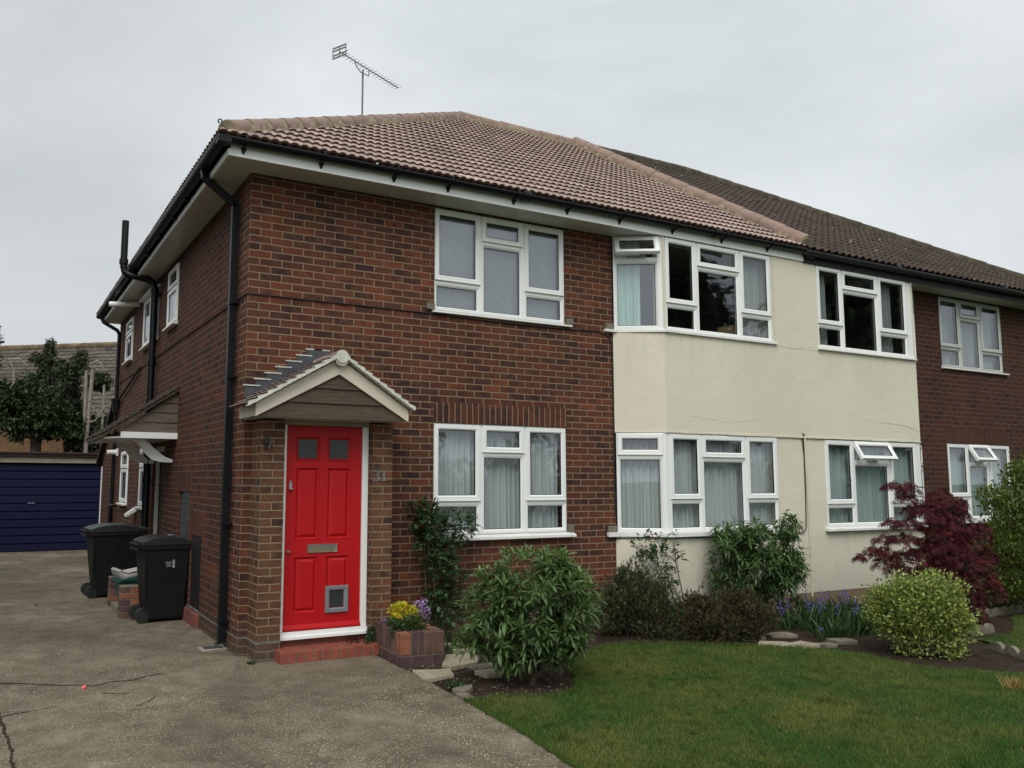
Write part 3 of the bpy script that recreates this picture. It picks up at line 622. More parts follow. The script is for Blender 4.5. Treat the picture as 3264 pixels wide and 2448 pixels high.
# ---- front porch : piers, canopy, door, step
pm = MB(); pm.box(.086, .312, BY, -.0005, -.12, 2.17); pm.build('porch_pier', 'pierL', H)
pm = MB(); pm.box(1.222, 1.436, BY, -.0005, -.12, 2.17); pm.build('porch_pier', 'pierR', H)
pm = MB(); pm.box(.082, .316, BY-.004, 0, .116, .139); pm.box(1.218, 1.440, BY-.004, 0, .116, .139); pm.build('porch_damp_course', bpy.data.materials['damp_course_mortar'], H)
CX, CY, ZA, ZE = .745, -.60, 2.765, 2.30
HW = {-1: .80, 1: .735}
PC = empty('porch_canopy'); PC.parent = H
def barge(sg):
    x1 = CX+sg*HW[sg]
    mb = MB(); mb.prism([(CX, CY, ZA), (x1, CY, ZE), (x1, CY, ZE-.12), (CX, CY, ZA-.155)], (0, .025, 0)); mb.build('bargeboard', 'creamwood', PC, bevel=.003)
    mb = MB(); xx = CX+sg*(HW[sg]-.01); mb.box(min(xx, xx-sg*.02), max(xx, xx-sg*.02), CY+.026, -.002, ZE-.11, ZE-.005); mb.build('eaves_board', 'creamwood', PC)
barge(-1); barge(1)
zb = 2.19
for i in range(3):
    z0, z1 = zb+i*.14, zb+(i+1)*.14-.004
    def hw(z, sg): return max(.01, (ZA-.10-z)/(ZA-ZE)*HW[sg]-.03)
    a, b, a2, b2 = hw(z0, -1), hw(z1, -1), hw(z0, 1), hw(z1, 1); y0 = CY+.030
    mb = MB(); mb.prism([(CX-a, y0-.012, z0), (CX+a2, y0-.012, z0), (CX+b2, y0+.004, z1), (CX-b, y0+.004, z1)], (0, .02, 0)); mb.build('gable_board', 'wood', PC)
mb = MB(); mb.box(CX-.74, CX+.68, CY+.04, 0, 2.185, 2.195); mb.build('canopy_soffit', 'soffit', PC)
TW = {-1: .90, 1: .785}
slp = Vector((TW[-1], 0, (ZA-ZE)*TW[-1]/HW[-1])); slr = Vector((TW[1], 0, (ZA-ZE)*TW[1]/HW[1]))
flat = lambda u: .003*math.sin(u*6.28)
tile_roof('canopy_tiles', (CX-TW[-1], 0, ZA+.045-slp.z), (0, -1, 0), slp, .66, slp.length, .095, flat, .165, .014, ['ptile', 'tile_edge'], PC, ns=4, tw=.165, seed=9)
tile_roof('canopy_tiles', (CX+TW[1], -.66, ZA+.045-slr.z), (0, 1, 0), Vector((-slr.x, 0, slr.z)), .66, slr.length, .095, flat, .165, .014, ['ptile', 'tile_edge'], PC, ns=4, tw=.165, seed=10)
vg = MB(); rn = random.Random(5)
for sg in (-1, 1):
    n = 10
    for i in range(n):
        t0, t1 = i/n, (i+1.5)/n; tw = TW[sg]-.01; sz_ = (slp if sg < 0 else slr).z; xa = CX+sg*tw*(1-t0); xb = CX+sg*tw*(1-min(1, t1)); za = ZA+.045-sz_+sz_*t0; zc = ZA+.045-sz_+sz_*min(1, t1)
        lift = .028; vg.prism([(xa, -.672-rn.random()*.006, za-.022), (xb, -.672, zc-.030), (xb, -.672, zc-.010), (xa, -.672, za+lift-.008)], (0, .08+rn.random()*.02, 0))
vg.build('verge_pointing', 'palemortar', PC)
rg = hip_line((CX, -.662, ZA+.008), (CX, -.005, ZA+.008), .062, PC.parent, 'canopy_ridge_tiles', 'hiptile', mort='palemortar', seg=.33, drop=.02)
lf = MB(); pl = MB()
for sg in (-1, 1):
    for i in range(7):
        q0 = .745 if sg < 0 else .64; q1 = q0/7.1; x0 = CX+sg*(q0-q1*i); x1 = CX+sg*(q0-q1*(i+1)-.03); z1 = 2.518+.0665*i; zr = ZA-.02-(abs(x0-CX)/HW[sg])*(ZA-ZE)
        lf.prism([(x0, -.004-.0012*i, zr-.03), (x0, -.004-.0012*i, z1), (x1+sg*.02, -.004-.0012*i, z1), (x1-sg*.01, -.004-.0012*i, zr-.08)], (0, .004, 0))
        xs = sorted((x0+sg*.02, x0-sg*.15)); pl.box(xs[0], xs[1], -.016, -.001, z1, z1+.012)
lf.box(CX-.13, CX+.13, -.0155, -.011, ZA-.05, 2.93)
lf.build('lead_flashing', 'lead', PC); pl.build('flashing_mortar', 'palemortar', PC)
# door frame and door
DY = -.20
df = MB(); df.box(.316, .366, DY-.025, DY+.06, .19, 2.14); df.box(1.157, 1.218, DY-.025, DY+.06, .19, 2.14)
df.box(.316, 1.218, DY-.055, DY+.06, .120, .188); df.box(.316, 1.218, DY-.075, DY-.0555, .120, .150); df.build('door_frame', 'white', H, bevel=.003)
df = MB(); df.box(.314, 1.220, DY-.028, DY+.1, 2.1405, 2.19); df.build('door_head', 'greenwood', H)
df = MB(); df.box(.314, 1.220, DY-.01, DY+.2, -.1, .119); df.build('threshold_brick', 'redbrick2', H)
dr = MB(); X = [(.480, .705), (.802, 1.030)]; Zp = [(1.800, 2.022), (1.045, 1.722), (.355, .872)]
dx0, dx1, dz0, dz1 = .369, 1.155, .192, 2.136
wall(dr, 'x', DY, DY+.04, dx0, dx1, dz0, dz1, [(a, b, c, e) for a, b in X for c, e in Zp])
for a, b in X:
    for j, (c, e) in enumerate(Zp):
        dr.ring(a-.012, b+.012, c-.012, e+.012, .028, DY-.004, DY+.03, .022)
        if j:
            i0, i1 = .018, .042; v = [(a+i0, DY+.016, c+i0), (b-i0, DY+.016, c+i0), (b-i0, DY+.016, e-i0), (a+i0, DY+.016, e-i0), (a+i1, DY+.002, c+i1), (b-i1, DY+.002, c+i1), (b-i1, DY+.002, e-i1), (a+i1, DY+.002, e-i1)]
            dr.add(v, [(4, 5, 6, 7), (0, 1, 5, 4), (1, 2, 6, 5), (2, 3, 7, 6), (3, 0, 4, 7)]); dr.box(a-.001, b+.001, DY+.017, DY+.03, c-.001, e+.001)
dr.prism([(dx0, DY-.002, .245), (dx0, DY-.030, .212), (dx0, DY-.030, .196), (dx0, DY-.002, .196)], (dx1-dx0, 0, 0))
FD = dr.build('front_door', 'red', H)
for a, b in X:
    g = MB(); g.box(a, b, DY+.018, DY+.028, 1.80, 2.022); g.build('glass_pane', 'obscure', FD)
lb = MB(); lb.ring(.602, .907, .912, .992, .012, DY-.012, DY, .006); lb.box(.614, .895, DY-.010, DY-.001, .962, .980); lb.build('letterbox', 'steel', FD)
lb = MB(); lb.box(.614, .895, DY-.006, DY+.001, .924, .962); lb.build('letterbox_flap', 'brass', FD)
lk = MB(); lk.box(.402, .430, DY-.012, DY-.0005, 1.535, 1.595); lk.tube([(.416, DY-.012, 1.59), (.416, DY-.001, 1.59)], .014, 14); lk.tube([(.416, DY-.02, 1.578), (.416, DY-.001, 1.578)], .011, 14); lk.box(.396, .436, DY-.035, DY-.001, 1.520, 1.530); lk.build('lock', 'steel', FD)
lk = MB(); lk.tube([(.403, DY-.001, .934), (.403, DY-.018, .934), (.403, DY-.030, .934), (.403, DY-.042, .934)], .01, 14, rad=[.008, .008, .019, .012]); lk.build('door_knob', 'steel', FD)
cf = MB(); cf.ring(.791, 1.028, .335, .590, .046, DY-.022, DY-.0005, .012); cfo = cf.build('cat_flap', 'catgrey', FD, bevel=.01)
cf = MB(); pts = [(.842, DY-.006, .54), (.977, DY-.006, .54), (.977, DY-.006, .42)]+[(.9095+.0675*math.cos(a), DY-.006, .42-.035*math.sin(a)) for a in np.linspace(.4, 2.74, 7)]+[(.842, DY-.006, .42)]
cf.prism(pts, (0, .004, 0)); cf.build('cat_flap_door', 'catflap', FD)
nm = MB()     # the digits 3 and 1
def stroke(mb, pts, ws, y=BY-.008, t=.006):
    P = [Vector((p[0], 0, p[1])) for p in pts]; Lf = []; Rt = []
    for i, p in enumerate(P):
        d = (P[min(i+1, len(P)-1)]-P[max(i-1, 0)]).normalized(); n = Vector((-d.z, 0, d.x))*ws[i]/2; Lf.append(p+n); Rt.append(p-n)
    for i in range(len(P)-1):
        q = [Lf[i], Lf[i+1], Rt[i+1], Rt[i]]; mb.prism([(a.x, y, a.z) for a in q], (0, t, 0))
c3 = [(1.238, 1.690), (1.246, 1.703), (1.262, 1.708), (1.277, 1.700), (1.281, 1.685), (1.272, 1.668), (1.256, 1.660), (1.273, 1.655), (1.285, 1.640), (1.284, 1.620), (1.270, 1.607), (1.252, 1.604), (1.238, 1.612)]
stroke(nm, c3, [.006, .008, .008, .013, .015, .010, .006, .010, .017, .017, .010, .008, .013])
n1 = nm.build('house_number', 'numeral', H); n1['label'] = 'metal house number 3 on the brick pier'
nm = MB(); stroke(nm, [(1.345, 1.700), (1.341, 1.612)], [.016, .016]); stroke(nm, [(1.318, 1.692), (1.350, 1.706)], [.006, .010]); stroke(nm, [(1.318, 1.606), (1.366, 1.610)], [.008, .008])
n2 = nm.build('house_number', 'numeral', H); n2['label'] = 'metal house number 1 on the brick pier'
sp = MB(); rn = random.Random(8); n = 12
stx0, stx1 = .262, 1.238
for i in range(n):
    a = stx0+(stx1-stx0)*i/n; b = stx0+(stx1-stx0)*(i+1)/n-.010
    sp.box(a, b, -.515+rn.uniform(-.004, .004), -.315 if a < .32 else -.2, -.045, .060+rn.uniform(-.003, .003))
sp.v = [(x, y, z) for x, y, z in sp.v]; step = sp.build('door_step', 'redbrick', H, bevel=.007)
sp = MB(); sp.box(stx0+.004, stx1-.012, -.509, -.21, -.06, .053); sp.build('step_mortar', 'paverj', step)
lm = MB(); lm.box(.115, .145, BY-.02, BY-.001, 1.90, 2.02); lm.tube([(.13, BY-.01, 1.955), (.13, BY-.10, 1.95)], .008, 6); lm.tube([(.085, BY-.03, 1.957), (.18, BY-.03, 1.957)], .007, 6); lm.tube([(.155, BY-.11, 1.985), (.135, BY-.10, 1.90)], .016, 6, rad=[.010, .022]); lm.build('wall_bracket', 'darkmetal', H)

# ---- side canopy over the side door
SC = empty('side_canopy'); SC.parent = H; y0, y1 = 3.27, 5.25
sv = Vector((.93, 0, .64))
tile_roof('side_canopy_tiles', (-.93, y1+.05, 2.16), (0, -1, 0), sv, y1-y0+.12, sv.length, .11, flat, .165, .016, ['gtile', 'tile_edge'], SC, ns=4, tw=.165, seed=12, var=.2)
mb = MB(); mb.prism([(-.93, y0-.06, 2.115), (0, y0-.06, 2.755), (0, y0-.06, 2.79), (-.93, y0-.06, 2.155)], (0, y1-y0+.1, 0)); mb.build('canopy_deck', 'wood', SC)
for i in range(4):
    z0, z1 = 2.202+i*.13, 2.202+(i+1)*.13-.004; xa = -.72+(z0-2.20)*1.30; xb = min(-.02, -.72+(z1-2.20)*1.30)
    mb = MB(); mb.prism([(xa, y0-.008, z0), (0, y0-.008, z0), (0, y0+.004, z1), (xb, y0+.004, z1)], (0, .02, 0)); mb.build('cheek_board', 'wood2', SC)
mb = MB(); mb.box(-.70, -.001, y0-.03, y0-.010, 2.122, 2.200); mb.box(-.70, -.68, y0-.009, y1, 2.122, 2.200); mb.build('canopy_fascia', 'white', SC)
mb = MB(); mb.box(-.68, -.001, y0, y1, 2.125, 2.137); mb.prism([(-.90, y0-.02, 2.10), (-.70, y0-.02, 2.122), (-.70, y0-.02, 2.14), (-.90, y0-.02, 2.13)], (0, y1-y0, 0)); mb.build('canopy_soffit', 'soffit', SC)
prof_o = [(-.50, 2.12), (-.36, 2.12), (-.30, 2.09), (-.22, 2.01), (-.12, 1.93), (-.06, 1.89), (-.002, 1.86), (-.002, 1.82), (-.12, 1.825), (-.23, 1.85), (-.32, 1.93), (-.38, 2.02), (-.44, 2.08), (-.50, 2.108)]
for y in (3.50, 4.95):
    mb = MB(); mb.prism([(a-.03 if a < -.01 else a, y, z) for a, z in prof_o], (0, .06, 0)); mb.build('bracket', 'white', SC)

# ================================================================== THE ADJOINING HOUSE
HB = empty('house', (0, 0, 0), 0, 'attached brown brick house with old dark mossy roof behind the purple maple', 'house')
MIR = 15.23; XE = MIR-BE
q1, q2 = MIR-w2, MIR-w1
mb = MB(); wall(mb, 'x', 0, .25, XE, MIR, -.3, 4.70, [(q1, q2, 1.02, 2.235), (q1, q2, 3.475, 4.645)]); mb.box(MIR-.25, MIR, .25, 9.25, -.3, 4.7); mb.box(7.6, MIR, 9.25, 9.5, -.3, 4.7); mb.build('front_wall', 'brick_dark', HB)
s = MB(); s.box(q1, q2, -.003, .06, 2.235, 2.46); s.build('brick_lintel', 'soldier_dark', HB)
mb = MB(); BR = 10.13
bayface(mb, 7.6, BR, .15, 2.20, holes=[(7.98, 10.10, .98, 2.20)]); bayface(mb, 7.6, BR, 2.20, 4.66, y=BY-.014, th=.174, holes=[(7.945, 10.10, 3.47, 4.66)])
def skewr(mb, z0, z1, o=0.): 
    a = Vector((BR, BY-o, 0)); b = Vector((XE+.004, -o, 0)); d = b-a; n = Vector((-d.y, d.x, 0)).normalized()*.12
    mb.prism([(a.x, a.y, z0), (b.x, b.y, z0), (b.x+n.x, b.y+n.y, z0), (a.x+n.x, a.y+n.y, z0)], (0, 0, z1-z0))
skewr(mb, .15, .98); skewr(mb, 2.20, 3.47, .014); mb.build('bay_wall', 'cream2', HB)
mb = MB(); mb.box(7.6, BR, BY+.006, BY+.2, -.3, .15); skewr(mb, -.3, .15, -.006); mb.build('bay_plinth', 'plinth', HB)
mb = MB(); x = 7.6
while x < BR:
    l = rn.uniform(.15, .5); mb.box(x, min(BR, x+l), BY-.020-rn.random()*.008, BY-.0145, 2.203-rn.random()*.008, 2.215+rn.random()*.01); x += l
mb.build('render_drip', 'cream2', HB)
cw = lambda W_, H_, a, b, tz, mz, v: [(0, a, tz, H_, 'c'), (0, a, 0, tz, 'f'), (a, b, 0, mz, 'f'), (a, b, mz, H_, v), (b, W_, tz, H_, 'c'), (b, W_, 0, tz, 'f')]
window(HB, (7.955, BY, 3.47), (1, 0, 0), cw(2.04, 1.18, .55, 1.36, .335, .88, 'c'), 2.04, 1.18, [(.03, .36, .02, 1.16, 'grey', .12), (1.55, 1.85, .02, 1.16, 'grey', .12)], gl='glass_hi', sb=0., sill=(.055, .035, -.04, 2.16))
window(HB, (7.985, BY, 1.0), (1, 0, 0), cw(2.04, 1.19, .60, 1.41, .30, .885, -.50), 2.04, 1.19, [(.02, 2.0, .02, 1.18, 'greenet', .11)], sb=0., sill=(.075, .055, -.06, 2.12), handle=(.44, .55))
rl = Vector((XE-10.10, -BY-.02, 0)); RL = rl.length-.02
window(HB, (10.115, BY+.012, 3.47), rl, [(0, RL, 0, .85, 'c'), (0, RL, .85, 1.18, 'c')], RL, 1.18, sb=0.)
window(HB, (10.115, BY+.012, 1.0), rl, [(0, RL, 0, .85, 'c'), (0, RL, .85, 1.19, 'c')], RL, 1.19, [(.02, RL-.02, .02, 1.15, 'greenet', .1)], sb=0.)
for z0, z1 in ((1.0, 2.20), (3.47, 4.66)): cp = MB(); cp.box(10.0, 10.115, BY-.001, BY+.06, z0, z1); cp.build('bay_post', 'white', HB)
window(HB, (q1, 0, 3.475), (1, 0, 0), cw(WW, 1.165, .583, 1.168, .330, .850, 'c'), WW, 1.165, [(.02, WW-.02, .02, 1.15, 'grey', .4)], gl='glass_hi', fm='oldwhite', sill=(.05, .035, -.03, WW+.07))
window(HB, (q1, 0, 1.02), (1, 0, 0), cw(WW, 1.215, .583, 1.168, .353, .890, -.55), WW, 1.215, [(.02, WW-.02, .03, 1.18, 'greenet', .10)], gl='glass_hi', sill=(.075, .055, -.02, WW+.07))
hair([(7.6, 3.42), (7.95, 3.41), (8.05, 3.38)], .003, HB, BY-.0165, 6); hair([(9.2, 2.47), (9.8, 2.44), (10.1, 2.36)], .0035, HB, BY-.0165, 7); hair([(7.6, 2.18), (7.98, 2.185)], .004, HB, BY-.003, 8); hair([(8.8, 2.50), (9.3, 2.46)], .0015, HB, BY-.0165, 9)
i_ = MB(); i_.box(7.6, MIR-.25, .25, 9.2, 2.42, 2.6); i_.box(7.6, MIR-.25, 0, 9.2, 4.68, 4.75); i_.box(7.6, MIR-.25, 3.4, 3.5, -.1, 4.68); i_.box(10.95, 11.05, .26, 3.4, -.1, 4.68); i_.box(7.6, 10.0, -.12, .25, 2.42, 2.6)
i_.build('interior_wall', 'interior', HB)
sf = MB(); sf.box(7.6, MIR+.35, -.345, 0, 4.66, 4.672); sf.build('soffit', 'soffit', HB)
fa = MB(); fa.box(7.685, MIR+.36, -.366, -.346, 4.64, 4.80); fa.build('fascia', 'oldgut', HB)
gu = MB(); gutter_run(gu, (7.62, -.430, 4.785), (MIR+.4, -.430, 4.785), r=.060)
for x in (9.6, 12.4): gu.tube([(x, -.430, 4.78), (x+.1, -.430, 4.78)], .066, 12)
gu.box(7.70, 7.84, -.42, -.366, 4.70, 4.76)
gu.build('gutter', 'oldgut', HB)
c1 = Vector((MIR+.43, -.45, EZ-.015)); ap2 = Vector((10.45, RY, RZ-.01)); nR = Vector((-(ap2.y-c1.y), (ap2.x-c1.x), 0)).normalized()
def dbl(u): 
    u = (u+.2) % 1
    return .034*max(0., math.cos((u-.5)*math.pi*1.35))**1.5 if abs(u-.5) < .37 else 0.
tile_roof('roof', (7.6, -.45, EZ-.012), (1, 0, 0), Vector((0, RY+.45, RZ-EZ)), 8.2, lnF, .262, dbl, .150, .016, ['otile', 'otile_edge'], HB, [(c1, nR)], seed=21, tw=.3, var=.14, jit=.007)
mb = MB(); mb.prism([(7.6, 9.65, EZ), (MIR+.43, 9.65, EZ), (ap2.x, RY, RZ), (7.6, RY, RZ)], (0, 0, -.04)); mb.prism([(MIR+.43, 9.65, EZ), (MIR+.43, -.45, EZ), (ap2.x, RY, RZ)], (-.02, 0, -.03)); mb.build('rear_roof', 'ohip', HB)
hip_line(c1+Vector((-.05, .05, .05)), ap2+Vector((0, 0, .03)), .10, HB, 'hip_tiles', 'ohip', 'ohip', seg=.33)
hip_line((7.72, RY, RZ+.02), ap2+Vector((.02, 0, .03)), .10, HB, 'ridge_tiles', 'ohip', 'ohip', seg=.40, endcap=False)

# ================================================================== GROUND
def ground_mat(name, stops, scale=4, bump=.5, bd=.02, extra=None):
    g = NG(name); n = g.noise(scale, 6, .65); n2 = g.noise(scale*9, 4)
    a = g.ramp(g.math('ADD', g.math('MULTIPLY', n, .65), g.math('MULTIPLY', n2, .35)), stops)
    g.bump(g.math('ADD', n2, g.noise(scale*30, 3)), bump, bd); return g.base(a, .95, .15)
MT['soil'] = ground_mat('garden_soil', [(.3, (.022, .015, .010)), (.5, (.045, .031, .021)), (.7, (.085, .062, .042))], 7, .8)
MT['lawnbase'] = ground_mat('lawn_thatch', [(.3, (.022, .034, .010)), (.5, (.040, .058, .016)), (.7, (.075, .085, .028))], 3, .6)
MT['far'] = ground_mat('far_grass', [(.3, (.03, .05, .015)), (.7, (.06, .08, .03))], .4)
def concrete():
    g = NG('exposed_aggregate_concrete'); p = g.pos()
    big = g.noise(.8, 4, .6); mid = g.noise(5, 4)
    a = g.ramp(g.math('ADD', g.math('MULTIPLY', big, .6), g.math('MULTIPLY', mid, .4)), [(.34, (.075, .060, .041)), (.5, (.150, .126, .088)), (.64, (.235, .200, .145))])
    for sc, th, col in ((95, .36, (.42, .36, .26)), (48, .22, (.50, .44, .33)), (110, .30, (.045, .036, .026)), (70, .22, (.24, .14, .08)), (34, .17, (.48, .43, .33))):
        vo = g.n('ShaderNodeTexVoronoi'); vo.inputs['Scale'].default_value = sc; g.l(p, vo.inputs['Vector'])
        sel = g.math('GREATER_THAN', g.sep(vo.outputs['Color'])[0], .62)
        f = g.math('MULTIPLY', g.math('LESS_THAN', vo.outputs['Distance'], th), sel)
        dens = g.math('MULTIPLY', f, g.ramp(g.noise(1.6+sc*.01, 3), [(.35, (.30,)*3), (.60, (1.,)*3)]))
        a = g.mix(dens, a, col)
    x, y, z = g.sep(p)[:3]
    # damp, darker concrete far up the drive and near the wall; old stains
    st = g.ramp(g.noise(.55, 4, .6, vec=g.scaled((1.4, .7, 1))), [(.42, (0,)*3), (.62, (1,)*3)]); a = g.mix(g.math('MULTIPLY', st, .40), a, (.070, .056, .038))
    ms = g.ramp(g.noise(2.2, 5, .7), [(.60, (0,)*3), (.72, (1,)*3)]); a = g.mix(g.math('MULTIPLY', ms, .5), a, (.30, .26, .19))
    g.bump(g.math('ADD', g.noise(110, 3), g.math('MULTIPLY', mid, .6)), .6, .006); return g.base(a, .9, .25)
MT['concrete'] = concrete()
def sheet(name, pts, z, mat, label=None, dens=None, amp=.0, edge=None, seed=0):
    """polygon sheet; with dens it is cut into a grid and given small relief"""
    bm = bmesh.new(); vs = [bm.verts.new((x, y, z)) for x, y in pts]; bm.faces.new(vs)
    if dens:
        xs = [p[0] for p in pts]; ys = [p[1] for p in pts]
        for ax, lo, hi in ((0, min(xs), max(xs)), (1, min(ys), max(ys))):
            c = lo+dens
            while c < hi:
                co = (c, 0, 0) if ax == 0 else (0, c, 0); no = (1, 0, 0) if ax == 0 else (0, 1, 0)
                bmesh.ops.bisect_plane(bm, geom=bm.verts[:]+bm.edges[:]+bm.faces[:], plane_co=co, plane_no=no); c += dens
        bd = {v for e in bm.edges if e.is_boundary for v in e.verts}
        for v in bm.verts:
            if v not in bd: v.co.z += amp*(mnoise.noise(v.co*3+Vector((seed, 0, 0)))+.5*mnoise.noise(v.co*11)+.25*mnoise.noise(v.co*25)+.25)
    bmesh.ops.triangulate(bm, faces=[f for f in bm.faces if len(f.verts) > 4])
    bmesh.ops.recalc_face_normals(bm, faces=bm.faces)
    me = bpy.data.meshes.new(name); bm.to_mesh(me); bm.free(); me.materials.append(MT[mat])
    if me.polygons[0].normal.z < 0: me.flip_normals()
    o = bpy.data.objects.new(name, me); COL.objects.link(o); o['kind'] = 'structure'; return o
sheet('ground', [(-400, -300), (400, -300), (400, 600), (-400, 600)], -.075, 'far')
dedge = [(1.19, -.50), (1.185, -1.12), (1.165, -1.79), (1.13, -2.33), (1.075, -3.14), (.97, -3.88), (.80, -5.2), (.70, -7.), (.6, -9.5)]
def jag(pts, step=.06, amp=.010, seed=1):
    out = []
    for a, b in zip(pts[:-1], pts[1:]):
        a, b = Vector((*a, 0)), Vector((*b, 0)); n = max(1, int((b-a).length/step)); nn = Vector((-(b-a).y, (b-a).x, 0)).normalized()
        for i in range(n):
            p = a+(b-a)*(i/n); w = mnoise.noise(p*6+Vector((seed, 3, 0)))*amp*2+mnoise.noise(p*23+Vector((seed, 9, 0)))*amp; p = p+nn*w; out.append((p.x, p.y))
    out.append(pts[-1]); return out
sheet('driveway', [(-4.15, -9.5), (-4.15, 12.8), (.4, 12.8), (.4, .2), (1.19, .2)]+jag(dedge, amp=.012), G, 'concrete')
lawn_pts = [(1.15, -2.36), (1.45, -2.33), (1.62, -2.42), (1.85, -2.52), (2.15, -2.42), (2.40, -2.05), (2.55, -1.72), (2.95, -1.42), (3.45, -1.15), (3.9, -1.22), (4.36, -1.55), (4.80, -1.82), (5.15, -2.10), (5.45, -2.28), (5.50, -2.75), (5.42, -3.12), (5.60, -3.35), (5.84, -3.52), (6.07, -3.85), (6.5, -4.6), (7.2, -6.5), (7.5, -9.5)]
lawn_poly = jag(lawn_pts, .08, .018, 5)+jag(dedge[::-1][:-3]+[(1.15, -2.36)], .08, .006)[:-1]
sheet('soil_bed', [(1.17, -.02), (1.17, -3.2), (3, -4), (7.4, -7.5), (11.8, -4.4), (15.5, -.02)], -.066, 'soil', dens=.12, amp=.020)
sheet('lawn', lawn_poly, -.046, 'lawnbase')
lawn2_pts = [(6.72, -3.60), (7.02, -3.02), (7.30, -2.62), (7.9, -2.62), (8.6, -2.3), (9.2, -1.95), (10.3, -1.95), (12.5, -2.6), (13.5, -5), (10, -7), (8, -6.5)]
sheet('neighbour_lawn', jag(lawn2_pts, .1, .02, 8), -.044, 'lawnbase')
# joints and cracks of the drive
def crack(pts, w, mat='soil', z=G+.003, seed=1):
    P = jag(pts, .02, .010, seed); vs = []; rnd = random.Random(seed)
    for i, p in enumerate(P):
        a = Vector((*P[max(i-1, 0)], 0)); b = Vector((*P[min(i+1, len(P)-1)], 0)); d = (b-a).normalized(); n = Vector((-d.y, d.x, 0))*w*(.4+rnd.random())*(.5 if i in (0, len(P)-1) else 1)
        vs += [(p[0]+n.x, p[1]+n.y, z), (p[0]-n.x, p[1]-n.y, z)]
    mb = MB(); mb.add(vs, [(2*i, 2*i+2, 2*i+3, 2*i+1) for i in range(len(P)-1)]); o = mb.build('driveway_crack', mat); o['kind'] = 'structure'; return o
def grit(name, n, box, size, col, label, seed, thr=.55, sc=2.3):
    r = np.random.default_rng(seed); x = r.uniform(box[0], box[1], n); y = r.uniform(box[2], box[3], n); k = (vnoise(x, y, sc, seed)*.6+vnoise(x, y, sc*3.7, seed+1)*.4+r.normal(0, .08, n)) > thr; x, y = x[k], y[k]; m = len(x)
    k = in_poly(x, y, dpoly); x, y = x[k], y[k]; m = len(x)
    o = leaves(name, *T_PEB, np.column_stack([x, y, np.full(m, G-.003)]), np.column_stack([r.normal(size=(m, 2)), np.zeros(m)]), r.uniform(size[0], size[1], m), MT['gritm'], None, col=np.array(col)*np.clip(r.normal(1, .35, (m, 1)), .3, 1.8), roll=np.zeros(m), rng=r); tag(o, label, 'grit', kind='stuff')
def make_grit():
    MT['gritm'] = leafm('grit', (.34, .29, .21), .9, 0.)
    grit('grit', 26000, (-2.3, 1.2, -5.2, 1.5), (.005, .014), (1, 1, 1), 'pale flint chips worn out of the driveway surface', 61, .56)
    grit('grit', 9000, (-2.3, 1.2, -5.2, 1.5), (.006, .018), (.28, .24, .2), 'dark pebbles in the driveway surface', 62, .56)
    grit('grit', 1500, (-1.45, -.55, -1.6, -.75), (.006, .016), (.9, .85, .75), 'crumbled pale aggregate round the broken patch of driveway', 63, .52, 5)
    grit('grit', 2600, (.55, 1.2, -5, -1.2), (.006, .016), (1.15, 1.05, .9), 'loose pale chips along the driveway edge', 64, .48, 3)
crack([(-2.6, .05), (-2.2, -.02), (-1.97, -.16), (-1.75, -.30), (-1.55, -.45), (-1.42, -.50), (-1.31, -.58), (-1.15, -.50), (-1.0, -.53), (-.86, -.42), (-.74, -.40)], .010, seed=2)
crack([(-2.05, -.4), (-1.97, -1.37), (-1.92, -2.4), (-1.80, -3.6)], .009, seed=3)
crack([(-2.6, -1.15), (-1.97, -1.22), (-1.6, -1.1)], .005, seed=4)
crack([(-1.28, -.85), (-1.15, -.95), (-1.02, -.93)], .005, seed=5); crack([(-1.1, -1.35), (-.98, -1.28), (-.93, -1.15)], .005, seed=6)
crack([(-1.52, 4.36), (-1.02, 4.36)], .010, seed=7); crack([(-1.52, 4.36), (-1.5, 4.05)], .008, seed=8)
pk = MB(); pk.tube([(-1.386, -.646, G+.003), (-1.386, -.646, G+.014), (-1.37, -.64, G+.022)], .02, 8, rad=[.016, .019, .006]); tag(pk.build('petal', plain('pink_petal', (.75, .12, .14), .6)), 'small pink petal lying on the crack in the driveway', 'petal')

# ================================================================== PAVING STONES, EDGING
MT['crazy'] = ground_mat('pale_paving_stone', [(.3, (.20, .17, .125)), (.5, (.33, .29, .21)), (.7, (.44, .39, .29))], 5, .5, .01)
MT['crazy2'] = ground_mat('grey_paving_stone', [(.3, (.11, .095, .075)), (.5, (.19, .165, .125)), (.7, (.27, .24, .18))], 6, .5, .01)
def slab(pts, z0, z1, mat, label, group='broken paving stones in the border', seed=0):
    P = jag(list(pts)+[pts[0]], .05, .007, seed)[:-1]; mb = MB(); mb.prism([(x, y, z0) for x, y in P], (0, 0, z1-z0))
    return tag(mb.build('paving_stone', mat, bevel=.006), label, 'paving stone', group)
slab([(1.77, -.86), (1.99, -.88), (2.02, -1.05), (1.88, -1.25), (1.56, -1.33), (1.54, -1.2), (1.66, -1.02)], -.07, -.022, 'crazy', 'large pale paving stone beside the brick flower planter', seed=1)
slab([(1.20, -1.28), (1.53, -1.38), (1.44, -1.60), (1.15, -1.60), (1.17, -1.42)], -.07, -.024, 'crazy', 'pale paving stone in front of the brick planter at the driveway edge', seed=2)
slab([(1.68, -1.53), (1.91, -1.53), (1.84, -1.72), (1.70, -1.72)], -.07, -.026, 'crazy', 'pale paving stone just left of the front oleander like shrub', seed=3)
slab([(1.20, -2.00), (1.43, -1.93), (1.38, -2.03), (1.25, -2.10)], -.07, -.024, 'crazy2', 'small grey paving stone in bare soil near the driveway edge', seed=4)
slab([(1.16, -2.12), (1.25, -2.14), (1.24, -2.28), (1.15, -2.34)], -.07, -.026, 'crazy2', 'small mossy paving stone where driveway, soil and lawn meet', seed=5)
